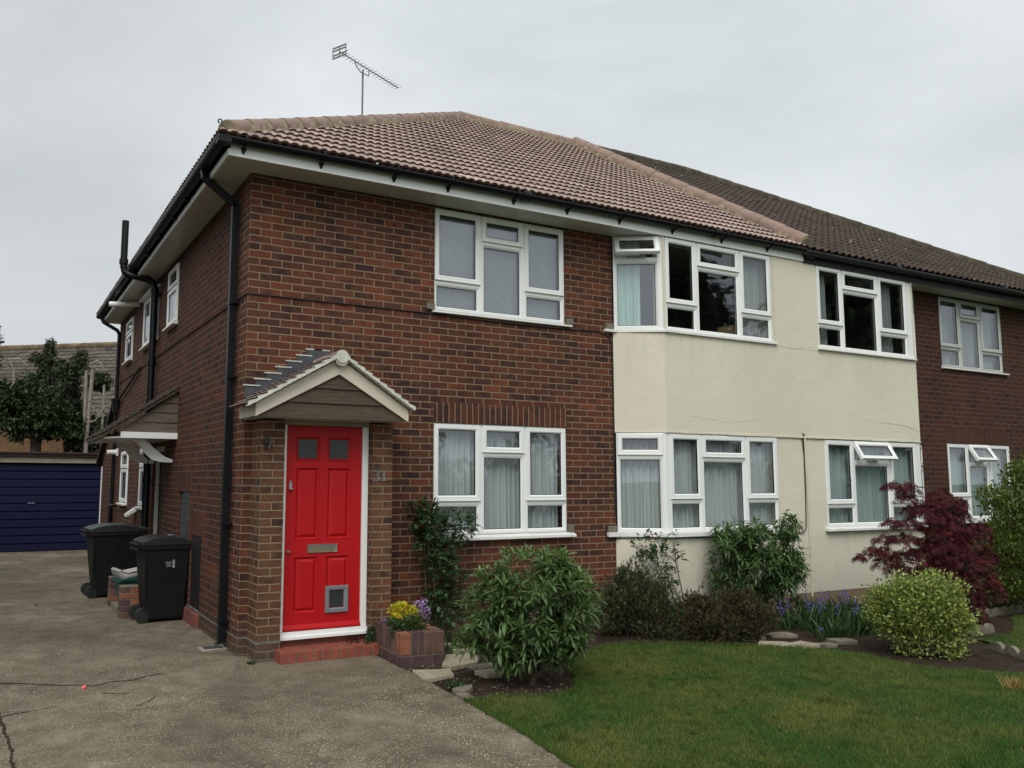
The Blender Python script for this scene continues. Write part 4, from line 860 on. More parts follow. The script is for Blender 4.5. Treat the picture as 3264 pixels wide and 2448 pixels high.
slab([(2.02, -.36), (2.20, -.40), (2.12, -.74), (1.93, -.72)], -.07, -.024, 'crazy', 'pale paving stone below the climbing rose behind the planter', seed=6)
slab([(1.74, -1.33), (2.05, -1.28), (2.1, -1.48), (1.78, -1.48)], -.07, -.028, 'crazy2', 'dull brown paving stone half under the front shrub', seed=7)
slab([(2.1, -1.0), (2.4, -1.02), (2.42, -1.3), (2.12, -1.25)], -.07, -.026, 'crazy', 'pale paving stone behind the front shrub', seed=11)
for i, (p, lb_, m) in enumerate([([(4.90, -1.78), (5.02, -1.70), (5.22, -1.86), (5.18, -2.02), (5.0, -1.98)], 'thick pale edging stone right of the heather at the lawn edge', 'crazy'),
        ([(5.20, -1.90), (5.42, -1.88), (5.44, -2.10), (5.26, -2.12)], 'second pale edging stone between heather and bluebells', 'crazy'),
        ([(5.46, -2.02), (5.62, -2.06), (5.60, -2.18), (5.46, -2.16)], 'smallest pale edging stone at the lawn edge', 'crazy2'),
        ([(5.78, -1.90), (6.02, -1.98), (5.98, -2.14), (5.76, -2.06)], 'flat grey edging stone in front of the bluebells', 'crazy2'),
        ([(5.42, -1.35), (5.75, -1.45), (5.70, -1.62), (5.4, -1.55)], 'flat grey stone in the soil below the tall shrub', 'crazy2'),
        ([(5.0, -1.35), (5.3, -1.42), (5.25, -1.58), (5.0, -1.52)], 'flat grey stone beside the low heather', 'crazy2')]):
    slab(p, -.08, -.022-.002*i, m, lb_, 'edging stones along the lawn', seed=20+i)
def scallop(x, y, rz, label, w=.20, h=.11):
    mb = MB(); pts = [(-w/2, 0, -.09)]+[(-w/2*math.cos(a), 0, -.0+(h-.03)*math.sin(a)) for a in np.linspace(0, math.pi, 9)]+[(w/2, 0, -.09)]
    mb.prism(pts, (0, .045, 0)); pt2 = [(p[0]*.68, -.004, p[2]*.68-.012) for p in pts[1:-1]]; mb.prism(pt2, (0, .003, 0))
    o = mb.build('lawn_edging', 'edging', bevel=.006); o.location = (x, y, G); o.rotation_euler = (0, 0, rz); return tag(o, label, 'lawn edging', 'scalloped concrete lawn edging')
MT['edging'] = ground_mat('scalloped_concrete', [(.3, (.10, .09, .065)), (.5, (.19, .17, .125)), (.7, (.27, .245, .18))], 9, .5, .01)
for r, (a, b, n, nm_) in enumerate([((6.88, -2.95), (6.60, -3.50), 3, 'front row of scalloped edging right of the variegated bush'), ((7.25, -2.45), (8.0, -2.40), 4, 'middle row of scalloped edging under the maple'), ((8.75, -1.80), (10.2, -1.72), 7, 'back row of scalloped edging beyond the maple')]):
    A, B = Vector((*a, 0)), Vector((*b, 0)); rz = math.atan2((B-A).y, (B-A).x)
    for i in range(n):
        p = A+(B-A)*((i+.5)/n); od = ['leftmost', 'second', 'third', 'fourth', 'fifth', 'sixth', 'rightmost'][i] if i < n-1 else 'rightmost'
        scallop(p.x, p.y, rz, od+' piece in the '+nm_, w=(B-A).length/n*.98)

# ================================================================== BRICK PLANTER BY THE DOOR
PT = empty('planter', (1.195, -1.060, G), 0, 'low brick flower planter beside the front door step', 'planter')
ux = Vector((.435, -.03, 0)); uy = Vector((.045, .68, 0)); hgt = .285
def pbox(mb, a, b, c, d_, z0, z1, m=0):
    P = lambda s, t: (ux*s+uy*t)
    mb.prism([(*(P(a, c))[:2], z0), (*(P(b, c))[:2], z0), (*(P(b, d_))[:2], z0), (*(P(a, d_))[:2], z0)], (0, 0, z1-z0), m)
pm_ = [plain('planter_brick_orange', (.23, .085, .045), .85, .3, 9, bump=.3), plain('planter_brick_purple', (.070, .038, .038), .85, .3, 9, bump=.3), plain('planter_brick_brown', (.115, .062, .042), .85, .35, 9, bump=.3)]
mb = MB(); rn = random.Random(12)
def seq(n, first): return [first]+[rn.choice((1, 1, 2, 2, 0)) for _ in range(n-1)]
ws = [(0, .235, 0), (.255, .385, 1), (.405, .535, 1), (.555, .725, 2), (.745, 1.0, 2)]
for a, b, m in ws: pbox(mb, a, b-.004, 0, .155, .092, hgt+rn.uniform(-.004, .003), m)         # front soldiers
for a, b in ((0, .235), (.255, .72), (.74, .996)): pbox(mb, a, b, 0, .15, -.03, .078, 1)       # front base course
n = 8
for i in range(n):
    a = .165+i*.835/n; pbox(mb, .0, .235, a, a+.835/n-.020, .092, hgt+rn.uniform(-.006, .006), rn.choice((1, 2, 2, 1))); pbox(mb, .765, .996, a, a+.835/n-.020, .092, hgt+rn.uniform(-.012, .012), rn.choice((0, 2, 0)))
for i in range(3):
    a = .165+i*.835/3; pbox(mb, .0, .235, a, a+.26, -.03, .078, 1); pbox(mb, .765, .996, a, a+.26, -.03, .078, 1)
pbox(mb, .24, .76, .86, 1., -.03, hgt, 2)
bo = mb.build('brickwork', pm_, PT, bevel=.005)
mb = MB(); pbox(mb, .012, .984, .014, .99, -.03, hgt-.010); mb.build('mortar', plain('planter_mortar', (.18, .155, .11), .95, .3, 12, bump=.4), PT)
mb = MB(); pbox(mb, .24, .76, .16, .85, hgt-.02, hgt-.004); mb.build('soil', 'soil', PT)

# ================================================================== DRAIN, BINS, RECYCLING
dg = empty('drain_gully', (-.09, .46, G), 0, 'small square drain gully at the foot of the front downpipe', 'drain')
mb = MB(); mb.box(-.15, .09, -.10, .10, -.01, .014); mb.box(-.12, .06, -.07, .07, .0145, .016, 1); mb.build('surround', [plain('gully_concrete', (.30, .28, .23), .95, .2, 10, bump=.3), 'darkmetal'], dg, bevel=.003)
mb = MB()
for k in range(7): mb.box(-.115+k*.025, -.105+k*.025, -.068, .068, .0165, .022)
mb.ring(-.125, .065, -.0, .01, .004, 0, .01) if False else None; mb.build('grate', 'alu', dg)
mb = MB(); mb.prism([(-.10, -.16, -.005), (.05, -.19, -.005), (.10, -.14, -.005), (.05, -.10, -.005), (-.05, -.11, -.005)], (0, 0, .018)); mb.build('kerb_piece', 'crazy2', dg)
MT['binp'] = plain('dark_bin_plastic', (.0065, .0072, .0075), .55, .3, 5, spec=.25); MT['binlid'] = plain('bin_lid_plastic', (.014, .0155, .0155), .45, .2, 5)
MT['binlidg'] = plain('green_lid_top', (.035, .070, .058), .5, .35, 6)
def bin_(loc, rz, w, dpt, h, label, sticker, lidm):
    # local: x = width of the side with the hinge at -y... body tapers downwards; hinge and wheels at -x
    B = empty('wheelie_bin', loc, rz, label, 'wheelie bin')
    a0, a1, b0, b1 = .78, 1., .80, 1.; mb = MB(); z0, z1 = .03, h-.12
    def lo(s, t): return (s*dpt/2*a0+.02, t*w/2*b0)
    def hi(s, t): return (s*dpt/2*a1, t*w/2*b1)
    q = [(-1, -1), (1, -1), (1, 1), (-1, 1)]
    mb.add([(*lo(s, t), z0) for s, t in q]+[(*hi(s, t), z1) for s, t in q], [(3, 2, 1, 0), (0, 1, 5, 4), (1, 2, 6, 5), (2, 3, 7, 6), (3, 0, 4, 7), (4, 5, 6, 7)])
    for s, t in ((-1, -1), (1, -1), (1, 1), (-1, 1)):
        pass
    bd = mb.build('body', 'binp', B, bevel=.025)
    mb = MB(); mb.box(-dpt/2-.015, dpt/2+.015, -w/2-.015, w/2+.015, z1-.05, z1-.005); mb.box(-dpt/2-.07, -dpt/2-.014, -w/2+.05, w/2-.05, z1-.06, z1-.03)
    mb.box(-dpt/2*.93, -dpt/2*.85, -w/2-.002, -w/2+.012, .15, z1-.05)
    mb.build('rim', 'binp', B, bevel=.008)
    mb = MB(); n = 8; prof = []
    for i in range(n+1):
        s = i/n; prof.append((-dpt/2-.02+(dpt+.05)*s, z1+.045+.055*math.sin(math.pi*min(1, s*1.15))**.7 if s < .87 else z1+.045+.02*(1-s)))
    pf = [(-dpt/2-.02, z1)]+prof+[(dpt/2+.03, z1)]
    mb.prism([(x, -w/2-.022, z) for x, z in pf], (0, w+.044, 0)); mb.box(dpt*.16, dpt*.19, -w/2-.01, w/2+.01, z1+.095, z1+.108)
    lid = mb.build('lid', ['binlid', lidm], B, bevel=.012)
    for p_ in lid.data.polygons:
        if p_.normal.z > .6: p_.material_index = 1  # upward faces of the lid take the second lid colour
    mb = MB(); mb.tube([(-dpt/2-.055, -w/2+.03, z1+.01), (-dpt/2-.055, w/2-.03, z1+.01)], .015, 10)
    for t in (-.8, 0, .8): mb.box(-dpt/2-.06, -dpt/2, t*w/2-.012, t*w/2+.012, z1-.02, z1+.012)
    mb.build('handle', 'binp', B)
    for t in (-1, 1):
        mb = MB(); mb.tube([(-dpt/2*.80-.02, t*(w/2*.80-.055), .088), (-dpt/2*.80-.02, t*(w/2*.80-.005), .088)], .088, 20); wo = mb.build('wheel', 'gasket', B, bevel=.006)
        mb = MB(); mb.tube([(-dpt/2*.80-.02, t*(w/2*.80-.008), .088), (-dpt/2*.80-.02, t*(w/2*.80+.002), .088)], .055, 14); mb.build('hub', 'gasket', wo)
    if sticker:
        y = -w/2*.985-.004; mb = MB(); mb.box(.06, .085, y-.003, y-.001, z1-.26, z1-.17)
        for k in range(3): mb.box(-.02+.004*k, .045, y-.003, y-.0015, z1-.20-k*.022, z1-.192-k*.022)
        mb.box(.064, .081, y-.0045, y-.0035, z1-.195, z1-.185, 1); mb.box(.064, .078, y-.0045, y-.0035, z1-.225, z1-.215, 1)
        mb.build('bin_label', [plain('label_grey', (.30, .32, .34), .5, .1, 30), 'gasket'], B)
        mb = MB(); mb.prism([(.03, -.07, z1+.1022), (.12, -.05, z1+.1005), (.09, .02, z1+.1005)], (0, 0, .006)); mb.build('lid_sticker', plain('sticker_white', (.4, .42, .5), .5), lid)
    return B
bin_((-.275, 2.42, G), R_(4), .47, .54, 1.0, 'black wheelie bin with small pale label, nearest on the drive', True, 'binlid')
bin_((-.50, 4.82, G), R_(3), .58, .74, 1.02, 'wide black wheelie bin with green topped lid, behind the brick bunker', False, 'binlidg')
BK = empty('brick_bunker', (-.40, 3.3, G), 0, 'low open brick bunker on the drive between the two wheelie bins', 'brick bunker')
for (y0_, y1_) in ((-.62, -.40), (.40, .62)):
    mb = MB(); rn = random.Random(int(y0_*100)); n = 3
    for i in range(5):
        z = i*.075; off = .0 if i % 2 else .11
        xs = [-.29]+[v for v in (-.29+.225*k-off for k in range(1, 4)) if -.27 < v < .36]+[.38]
        for a, b in zip(xs[:-1], xs[1:]): mb.box(a+.005, b-.005, y0_, y1_, z, z+.065, rn.choice((0, 1, 2)))
    mb.build('brick_pier', pm_, BK, bevel=.005)
mb = MB(); mb.box(-.283, .374, -.613, -.407, 0, .368); mb.box(-.283, .374, .407, .613, 0, .368); mb.box(-.27, .38, -.40, .40, 0, .07); mb.build('mortar', bpy.data.materials['planter_mortar'], BK)
RB = empty('recycling_box', (-.44, 3.22, G+.075), R_(2), 'dark green plastic recycling box set inside the brick bunker', 'recycling box')
mb = MB(); q = [(-1, -1), (1, -1), (1, 1), (-1, 1)]
mb.add([(s*.17, t*.13, 0) for s, t in q]+[(s*.25, t*.22, .33) for s, t in q]+[(s*.235, t*.205, .33) for s, t in q]+[(s*.16, t*.12, .02) for s, t in q], [(3, 2, 1, 0)]+[(i, (i+1) % 4, 4+(i+1) % 4, 4+i) for i in range(4)]+[(4+i, 4+(i+1) % 4, 8+(i+1) % 4, 8+i) for i in range(4)]+[(8+i, 8+(i+1) % 4, 12+(i+1) % 4, 12+i) for i in range(4)]+[(12, 13, 14, 15)])
mb.build('tub', plain('green_box_plastic', (.012, .062, .052), .45, .15, 5), RB)
mb = MB(); mb.ring(-.26, .26, -.23, .23, .02, 0, .02, .004); mb.v = [(x, z, .315+y) for x, y, z in mb.v]; mb.build('rim', plain('green_rim_plastic', (.02, .10, .085), .4, .1, 5), RB)
TR = empty('tray', (-.46, 3.10, G+.43), R_(8), 'pale grey plastic tray tipped on top of the green recycling box', 'tray')
mb = MB(); mb.prism([(-.22, -.16, .0), (.22, -.16, .07), (.22, -.16, .10), (-.22, -.16, .04)], (0, .34, 0)); mb.prism([(-.24, -.17, .03), (-.20, -.17, .03), (-.23, -.17, .12), (-.26, -.17, .10)], (0, .36, 0)); mb.build('tray_body', plain('pale_tray_plastic', (.30, .29, .28), .6, .15, 8), TR, bevel=.006)
mb = MB(); mb.box(-.14, .17, -.12, .14, .085, .10); mb.v = [(x, y, z+x*.16) for x, y, z in mb.v]; mb.build('lid', plain('tray_paper', (.42, .40, .38), .8, .1, 8), TR, bevel=.004)

# ================================================================== GARAGE
GA = empty('garage', (0, 12.8, G), 0, 'flat roofed garage with blue ribbed up-and-over door at the end of the drive', 'garage')
gm = MB(); gm.box(.235, .36, 0, 5, 0, 2.05); gm.box(-5.6, -2.75, 0, .2, 0, 2.05); gm.box(-5.6, -5.4, .2, 5, 0, 2.05); gm.box(-5.6, .36, 4.8, 5, 0, 2.05); gm.build('wall', 'brick_shaded', GA)
gm = MB(); gm.box(.135, .232, -.02, .08, 0, 1.955); gm.box(-2.85, -2.75, -.02, .08, 0, 1.955); gm.build('door_post', 'white', GA)
gm = MB(); gh = 1.955/11
for i in range(11):
    z = i*gh; gm.prism([(-2.75, .03, z+.004), (-2.75, .012, z+.012), (-2.75, .016, z+gh-.03), (-2.75, .040, z+gh-.012), (-2.75, .040, z+gh), (-2.75, .06, z+gh), (-2.75, .06, z)], (2.882, 0, 0))
gd = gm.build('garage_door', plain('navy_blue_paint', (.0055, .0065, .040), .6, .15, 3, spec=.25), GA)
gm = MB(); gm.box(-1.36, -1.22, -.005, .012, 1.06, 1.075); gm.tube([(-1.25, .01, 1.07), (-1.25, -.04, 1.07)], .012, 8); gm.build('handle', 'steel', gd)
gm = MB(); gm.box(-5.7, .30, -.06, -.03, 1.962, 2.095); gm.build('fascia', plain('beige_board', (.26, .24, .19), .8, .15, 6), GA)
gm = MB(); gm.box(-5.75, .32, -.11, 5.1, 2.10, 2.16); gm.tube([(-5.75, -.09, 2.17), (.32, -.09, 2.17)], .035, 8); gm.build('roof', 'otile_edge', GA)

# ================================================================== HOUSE BEHIND, ADDED UNSEEN NEIGHBOUR, AERIAL
HR = empty('house', (-2.068, 28.7, 6.55), R_(-40.4), 'yellow brick house with grey lichened tile roof behind the garage and conifers', 'house')
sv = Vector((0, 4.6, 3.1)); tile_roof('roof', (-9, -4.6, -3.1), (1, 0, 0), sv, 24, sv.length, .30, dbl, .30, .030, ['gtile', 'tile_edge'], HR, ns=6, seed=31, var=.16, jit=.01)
mb = MB(); mb.prism([(-9, 0, 0), (-9, 4.6, -3.1), (-9, -4.55, -3.12)], (24, 0, 0)); mb.build('rear_roof', 'ohip', HR)
mb = MB(); mb.box(-8.7, 14.7, -4.2, 4.2, -6.6, -3.05); mb.build('wall', 'yellowb', HR)
hip_line((-9, 0, .02), (15, 0, .02), .13, HR, 'ridge_tiles', plain('orange_lichen_ridge', (.13, .095, .05), .95, .5, 3, bump=.4), 'ohip', seg=.45, bed=False, endcap=False)
NB = empty('house', (-9.2, 4.2, G), 0, 'unseen brick house added beside the driveway to shade the side wall', 'house')  # out-of-view house, added to block light from the side wall
mb = MB(); mb.box(-4, 4, -4.6, 4.6, -.1, 5.0); mb.build('wall', 'brick_shaded', NB)
mb = MB(); mb.prism([(-4.4, -5, 4.95), (4.4, -5, 4.95), (0, -5, 7.8)], (0, 10, 0)); mb.build('roof', 'otile_edge', NB)
AE = empty('tv_aerial', (3.89, 6.5, 6.9), 0, 'tall television aerial on a thin mast above the new tiled roof', 'tv aerial')
zt = 9.60-6.9
mb = MB(); mb.tube([(0, 0, -.3), (0, 0, zt)], .019, 8)
for z in (.6, 1.3): mb.box(-.10, .02, -.02, .02, z-.55, z-.52)
mb.build('mast', 'alu', AE)
ba = Vector((3.251-3.89, 6.135-6.5, zt+.045)); bb = Vector((4.868-3.89, 6.946-6.5, zt+.045)); bd_ = (bb-ba).normalized(); pn = Vector((-bd_.y, bd_.x, 0))
mb = MB(); mb.tube([ba, bb], .010, 6); mb.tube([ba+bd_*.45, ba+bd_*.50+Vector((0, 0, -.09)), ba+bd_*.62+Vector((0, 0, -.15)), ba+bd_*.86+Vector((0, 0, -.13)), ba+bd_*.88], .010, 6); mb.build('boom', 'alu', AE)
mb = MB()
for k in range(17):
    p = ba+bd_*(.20+k*(bb-ba).length*.885/16.); mb.tube([p-pn*.10, p+pn*.10], .0045, 5)
mb.build('director', 'alu', AE); 
mb = MB()
for s_ in (.03, -.03): mb.tube([ba+bd_*.10-pn*.13+Vector((0, 0, s_)), ba+bd_*.10+pn*.13+Vector((0, 0, s_))], .006, 5)
mb.build('dipole', 'alu', AE)
mb = MB()
for z in (-.10, -.045, .045, .10):
    p = ba+Vector((0, 0, z)); mb.prism([p-pn*.17+Vector((0, 0, -.016)), p+pn*.17+Vector((0, 0, -.016)), p+pn*.17+Vector((0, 0, .016)), p-pn*.17+Vector((0, 0, .016))], bd_*.006)
for s_ in (-.165, 0, .165): p = ba+pn*s_; mb.prism([p-pn*.008+Vector((0, 0, -.12)), p+pn*.008+Vector((0, 0, -.12)), p+pn*.008+Vector((0, 0, .12)), p-pn*.008+Vector((0, 0, .12))], bd_*.005)
mb.build('reflector', 'alu', AE)

# ================================================================== PLANTS
def leafm(name, c, rough=.5, tr=.25, c2=None, spec=.4):
    g = NG(name); at = g.n('ShaderNodeAttribute', attribute_name='Col')
    a = g.mix(1., g.mix(g.noise(60, 2), tuple(q*.8 for q in c), tuple(q*1.2 for q in c)), at.outputs['Color'], 'MULTIPLY')
    g.base(a, rough, spec); t = g.n('ShaderNodeBsdfTranslucent'); g.l(g.mix(1., a, (1.1, 1.25, .6), 'MULTIPLY'), t.inputs[0])
    mm = g.n('ShaderNodeMixShader'); mm.inputs[0].default_value = tr; g.l(g.p.outputs[0], mm.inputs[1]); g.l(t.outputs[0], mm.inputs[2]); g.l(mm.outputs[0], g.out.inputs[0]); return g.m
MT['lance'] = leafm('lance_leaf', (.088, .148, .050), .40); MT['lance2'] = leafm('dark_lance_leaf', (.060, .112, .034), .40)
MT['rose'] = leafm('rose_leaf', (.038, .082, .030), .45); MT['heath'] = leafm('heather_leaf', (.046, .050, .022), .8, .1); MT['heathb'] = leafm('heather_twig', (.085, .060, .040), .85, .0)
MT['euony'] = leafm('variegated_leaf', (.23, .28, .070), .55, .2); MT['maple'] = leafm('maple_leaf', (.052, .0095, .012), .65, .2, spec=.22)
MT['box_'] = leafm('bright_green_leaf', (.095, .130, .026), .55, .25); MT['conif'] = leafm('conifer_foliage', (.050, .066, .032), .7, .1)
MT['ivy'] = leafm('broad_dark_leaf', (.042, .066, .025), .6, .15, spec=.2); MT['strap'] = leafm('strap_leaf', (.034, .072, .018), .5, .2)
MT['violet'] = leafm('violet_petal', (.20, .13, .55), .7, .2); MT['yellowf'] = leafm('yellow_bract', (.62, .50, .03), .6, .2); MT['mauve'] = leafm('mauve_petal', (.50, .26, .62), .7, .2)
MT['whitef'] = leafm('white_petal', (.6, .6, .55), .7, .2); MT['bark'] = plain('bark', (.060, .042, .028), .95, .35, 20, bump=.5); MT['palebark'] = plain('bleached_branch', (.26, .23, .19), .9, .25, 10, bump=.3)
MT['grass'] = leafm('grass_blade', (.092, .138, .032), .6, .3, spec=.2); MT['dry'] = leafm('dry_grass', (.30, .20, .07), .8, .2)
MT['greenstem'] = plain('green_stem', (.05, .075, .025), .7, .2, 10); MT['greybush'] = leafm('grey_leaf', (.22, .25, .20), .8, .1)

def frames(D, roll, upv=(0, 0, 1)):
    """leaf frames: column0 = side, column1 = along the leaf (D), column2 = leaf normal"""
    D = D/np.linalg.norm(D, axis=1, keepdims=True); u = np.tile(np.array(upv, float), (len(D), 1)); s = np.cross(D, u); l = np.linalg.norm(s, axis=1, keepdims=True)
    s = np.where(l < 1e-3, np.array([[1., 0, 0]]), s/np.maximum(l, 1e-3)); n = np.cross(s, D); c, q = np.cos(roll)[:, None], np.sin(roll)[:, None]
    return np.stack([s*c+n*q, D, n*c-s*q], 2)
def leaves(name, tv, tf, P, D, size, mat, parent=None, col=None, roll=None, wid=None, rng=RNG, upv=(0, 0, 1)):
    tv = np.array(tv, float); n = len(P); roll = rng.normal(0, .5, n) if roll is None else roll
    R = frames(D, roll, upv); sz = np.broadcast_to(size, (n,)); sc = np.ones((n, 3))*sz[:, None]
    if wid is not None: sc[:, 0] *= wid
    L_ = tv[None]*sc[:, None, :]; V = np.einsum('nij,nkj->nki', R, L_)+P[:, None, :]
    Fs = {}
    for f in tf: Fs.setdefault(len(f), []).append(f)
    off = (np.arange(n)*len(tv))[:, None, None]; Fc = [(off+np.array(v)[None]).reshape(-1, k) for k, v in Fs.items()]
    if col is None: col = np.ones((n, 3))*np.clip(rng.normal(1, .2, (n, 1)), .5, 1.7)
    return np_mesh(name, V.reshape(-1, 3), Fc, mat, parent, col=np.repeat(col, len(tv), 0))
# leaf templates, unit length along +y, normal +z
T_LANCE = ([(0, 0, 0), (-.075, .28, .030), (0, .30, .0), (.075, .28, .03), (-.075, .62, .0), (0, .64, -.035), (.075, .62, .0), (0, 1, -.16)], [(0, 2, 1), (0, 3, 2), (1, 2, 5, 4), (2, 3, 6, 5), (4, 5, 7), (5, 6, 7)])
T_OVAL = ([(0, 0, 0), (-.30, .40, .07), (0, .45, 0), (.30, .40, .07), (-.22, .78, .03), (.22, .78, .03), (0, 1, -.06)], [(0, 2, 1), (0, 3, 2), (1, 2, 6, 4), (2, 3, 5, 6)])
T_PEB = ([(-.5, 0, 0), (.4, -.1, 0), (.5, .5, 0), (-.2, .7, 0), (-.3, .15, .35), (.25, .15, .4), (.2, .45, .3)], [(0, 1, 5, 4), (1, 2, 6, 5), (2, 3, 6), (3, 0, 4), (4, 5, 6), (3, 4, 6)])
T_BLADE = ([(-.5, 0, 0), (.5, 0, 0), (.32, .55, .10), (-.32, .55, .10), (0, 1, .32)], [(0, 1, 2, 3), (3, 2, 4)])
T_NEEDLE = ([(-.5, 0, 0), (.5, 0, 0), (.4, .6, .0), (-.4, .6, .0), (0, 1, .0)], [(0, 1, 2, 3), (3, 2, 4)])
def _pal():
    v = [(0, .0, 0)]; f = []
    for a, l in ((-105, .45), (-62, .75), (-25, .95), (14, 1.), (52, .80), (96, .5)):
        r = math.radians(a); d = (math.sin(r), math.cos(r)); s = (math.cos(r), -math.sin(r)); b = len(v)
        v += [(d[0]*l*.45-s[0]*.075, d[1]*l*.45-s[1]*.075, .0), (d[0]*l, d[1]*l, -.22*l), (d[0]*l*.45+s[0]*.075, d[1]*l*.45+s[1]*.075, .0)]; f.append((0, b, b+1, b+2))
    return v, f
T_PALM = _pal()
def T_spray(n=9, seed=0, droop=.25, w=.05):
    r = random.Random(seed); v = []; f = []
    for i in range(n):
        t = i/n; a = (-1)**i*(.5+.3*r.random()); l = .42*(1-t*.6); x0, y0 = 0, t*.75; b = len(v); z0 = -droop*t*t
        dx, dy = math.sin(a)*l, math.cos(a)*l; nx, ny = dy/l*w, -dx/l*w; z1 = z0-droop*.5*r.random()
        v += [(x0-nx*.5, y0-ny*.5, z0), (x0+nx*.5, y0+ny*.5, z0), (x0+dx*.7+nx, y0+dy*.7+ny, (z0+z1)/2), (x0+dx, y0+dy, z1), (x0+dx*.7-nx, y0+dy*.7-ny, (z0+z1)/2)]; f.append(tuple(range(b, b+5)))
    return v, f

def blobs_pts(bl, n, rng, shell=.55, dscale=1., inner=.72, rough=.17, gap=.75):
    """points in the outer part of a union of ellipsoids: (x, y, z, rx, rz)"""
    B = np.array([(b[0], b[1], b[2], b[3], (b[5] if len(b) > 5 else b[3])*dscale, b[4]) for b in bl], float); vol = (B[:, 3]*B[:, 4]*B[:, 5])**(2/3); pr = vol/vol.sum()
    out = []; nor = []
    while len(out) < n:
        k = rng.choice(len(B), p=pr); d = rng.normal(size=3); d /= np.linalg.norm(d); r = shell+(1-shell)*rng.random()**.5
        p = B[k, :3]+d*r*B[k, 3:]; 
        q = np.sqrt((((p-B[:, :3])/B[:, 3:])**2).sum(1)); q[k] = 9
        if q.min() < inner and rng.random() < .8: continue
        nn = mnoise.noise(Vector(p*7.0)+Vector((k*.3, 5, 1))); n2 = mnoise.noise(Vector(p*17.0))
        if nn < -.12 and rng.random() < gap: continue
        p = p+d*(nn*rough+n2*rough*.5)*min(1., B[k, 3]*3.5)
        g = d/B[k, 3:]; out.append(p); nor.append(g/np.linalg.norm(g))
    return np.array(out), np.array(nor)
def stems(name, base, tips, parent, mat='bark', r0=.018, r1=.003, rng=RNG, sag=.1, spread=.05):
    mb = MB()
    for t in tips:
        b = Vector(base)+Vector((rng.normal(0, spread), rng.normal(0, spread), 0)); t = Vector(t); m = b.lerp(t, .5)+Vector((rng.normal(0, .04), rng.normal(0, .04), (t-b).length*sag)); m2 = b.lerp(t, .78)+Vector((0, 0, (t-b).length*sag*.6))
        mb.tube([b, b.lerp(m, .5)+Vector((0, 0, .02)), m, m2, t], r0, 6, rad=[r0, r0*.8, r0*.55, r0*.4, r1], cap=False)
    return mb.build(name, mat, parent)
def whorls(name, tips, ax, per, ln, mat, parent, rng, spread=(35, 80), wid=1., upk=.0, colv=.18, tint=(1, 1, 1)):
    P = []; D = []; Sz = []; C = []
    for t, a in zip(tips, ax):
        a = a/np.linalg.norm(a); o1 = np.cross(a, [0, 0, 1.]); o1 = o1/max(1e-6, np.linalg.norm(o1)); o2 = np.cross(a, o1); v = rng.normal(1, colv)+.35*max(0, a[2]-.3)
        n = int(per+rng.integers(-2, 3)); ph = rng.random()*6
        for i in range(n):
            th = ph+2.4*i; sp = math.radians(spread[0]+(spread[1]-spread[0])*rng.random()*(1-.5*(i/n))+(15 if i < n*.5 else -5)); back = (1-i/n)*.06
            d = a*math.cos(sp)+(o1*math.cos(th)+o2*math.sin(th))*math.sin(sp); d[2] += upk
            P.append(t-a*back); D.append(d); Sz.append(ln*(.65+.5*rng.random())*(1-.35*(i/n)))
            y = 1+.45*max(0, i/n-.6); C.append(np.array(tint)*max(.5, v)*(.85+.3*rng.random())*np.array([y, 1+.3*(y-1), 1]))
    P, D = np.array(P), np.array(D)
    return leaves(name, *T_LANCE, P, D, np.array(Sz), mat, parent, col=np.array(C), roll=rng.normal(0, .25, len(P)), wid=wid, rng=rng)

# --- front shrub on the soil by the lawn
def lance_shrub(base, bl, n, ln, mat, label, seed, wid=1., per=10, spread=(35, 80), trunk=.03, inner=.6):
    rng = np.random.default_rng(seed); sh = empty('shrub', base, 0, label, 'shrub')
    bl = [(x-base[0], y-base[1], z-base[2], rx, rz) for x, y, z, rx, rz in bl]
    tips, nr = blobs_pts(bl, n, rng, shell=.55, inner=inner); keep = tips[:, 2] > .02; tips, nr = tips[keep], nr[keep]
    ax = nr*.75+np.array([0, 0, .55])+rng.normal(0, .28, nr.shape)
    whorls('foliage', tips, ax, per, ln, mat, sh, rng, spread, wid)
    k = rng.choice(len(tips), min(34, len(tips)), replace=False); mb = MB(); mb.tube([(0, 0, -.06), (.01, 0, .10), (0, .01, .2)], trunk, 8, rad=[trunk*1.2, trunk, trunk*.9]); mb.build('trunk', 'bark', sh)
    stems('branches', (0, 0, .08), [tips[i]-ax[i]/np.linalg.norm(ax[i])*.04 for i in k], sh, rng=rng, r0=.012, r1=.003, sag=.05, spread=.03); return sh
S1 = [(1.92, -2.08, 0.77, 0.37, 0.27), (1.66, -1.95, 0.61, 0.27, 0.24), (2.17, -2.22, 0.65, 0.25, 0.25), (1.61, -1.92, 0.34, 0.24, 0.17), (1.92, -2.08, 0.42, 0.35, 0.25), (2.2, -2.23, 0.38, 0.22, 0.17), (2.06, -2.16, 0.92, 0.16, 0.14), (1.78, -2.03, 0.20, 0.20, 0.10), (2.04, -2.17, 0.24, 0.17, 0.10)]
lance_shrub((1.914, -2.08, G-.01), S1, 640, .128, 'lance', 'rounded bright green shrub with long narrow leaves at the corner of the lawn', 41, wid=1.5, inner=.35)
S2 = [(5.81, -.71, .84, .31, .23), (6.05, -.83, .56, .46, .30), (6.33, -.99, .76, .23, .30), (6.37, -1.01, 1.10, .17, .14), (5.67, -.63, 1.0, .14, .12), (5.97, -.79, 1.03, .24, .11), (5.75, -.67, .40, .25, .18), (6.26, -.96, .45, .24, .18), (6.11, -.86, .80, .36, .30), (6.35, -.95, .20, .15, .12)]
lance_shrub((6.02, -.85, G-.01), S2, 600, .140, 'lance2', 'tall dark green shrub with drooping narrow leaves against the cream bay wall', 42, wid=1.2, spread=(45, 100), inner=.35)
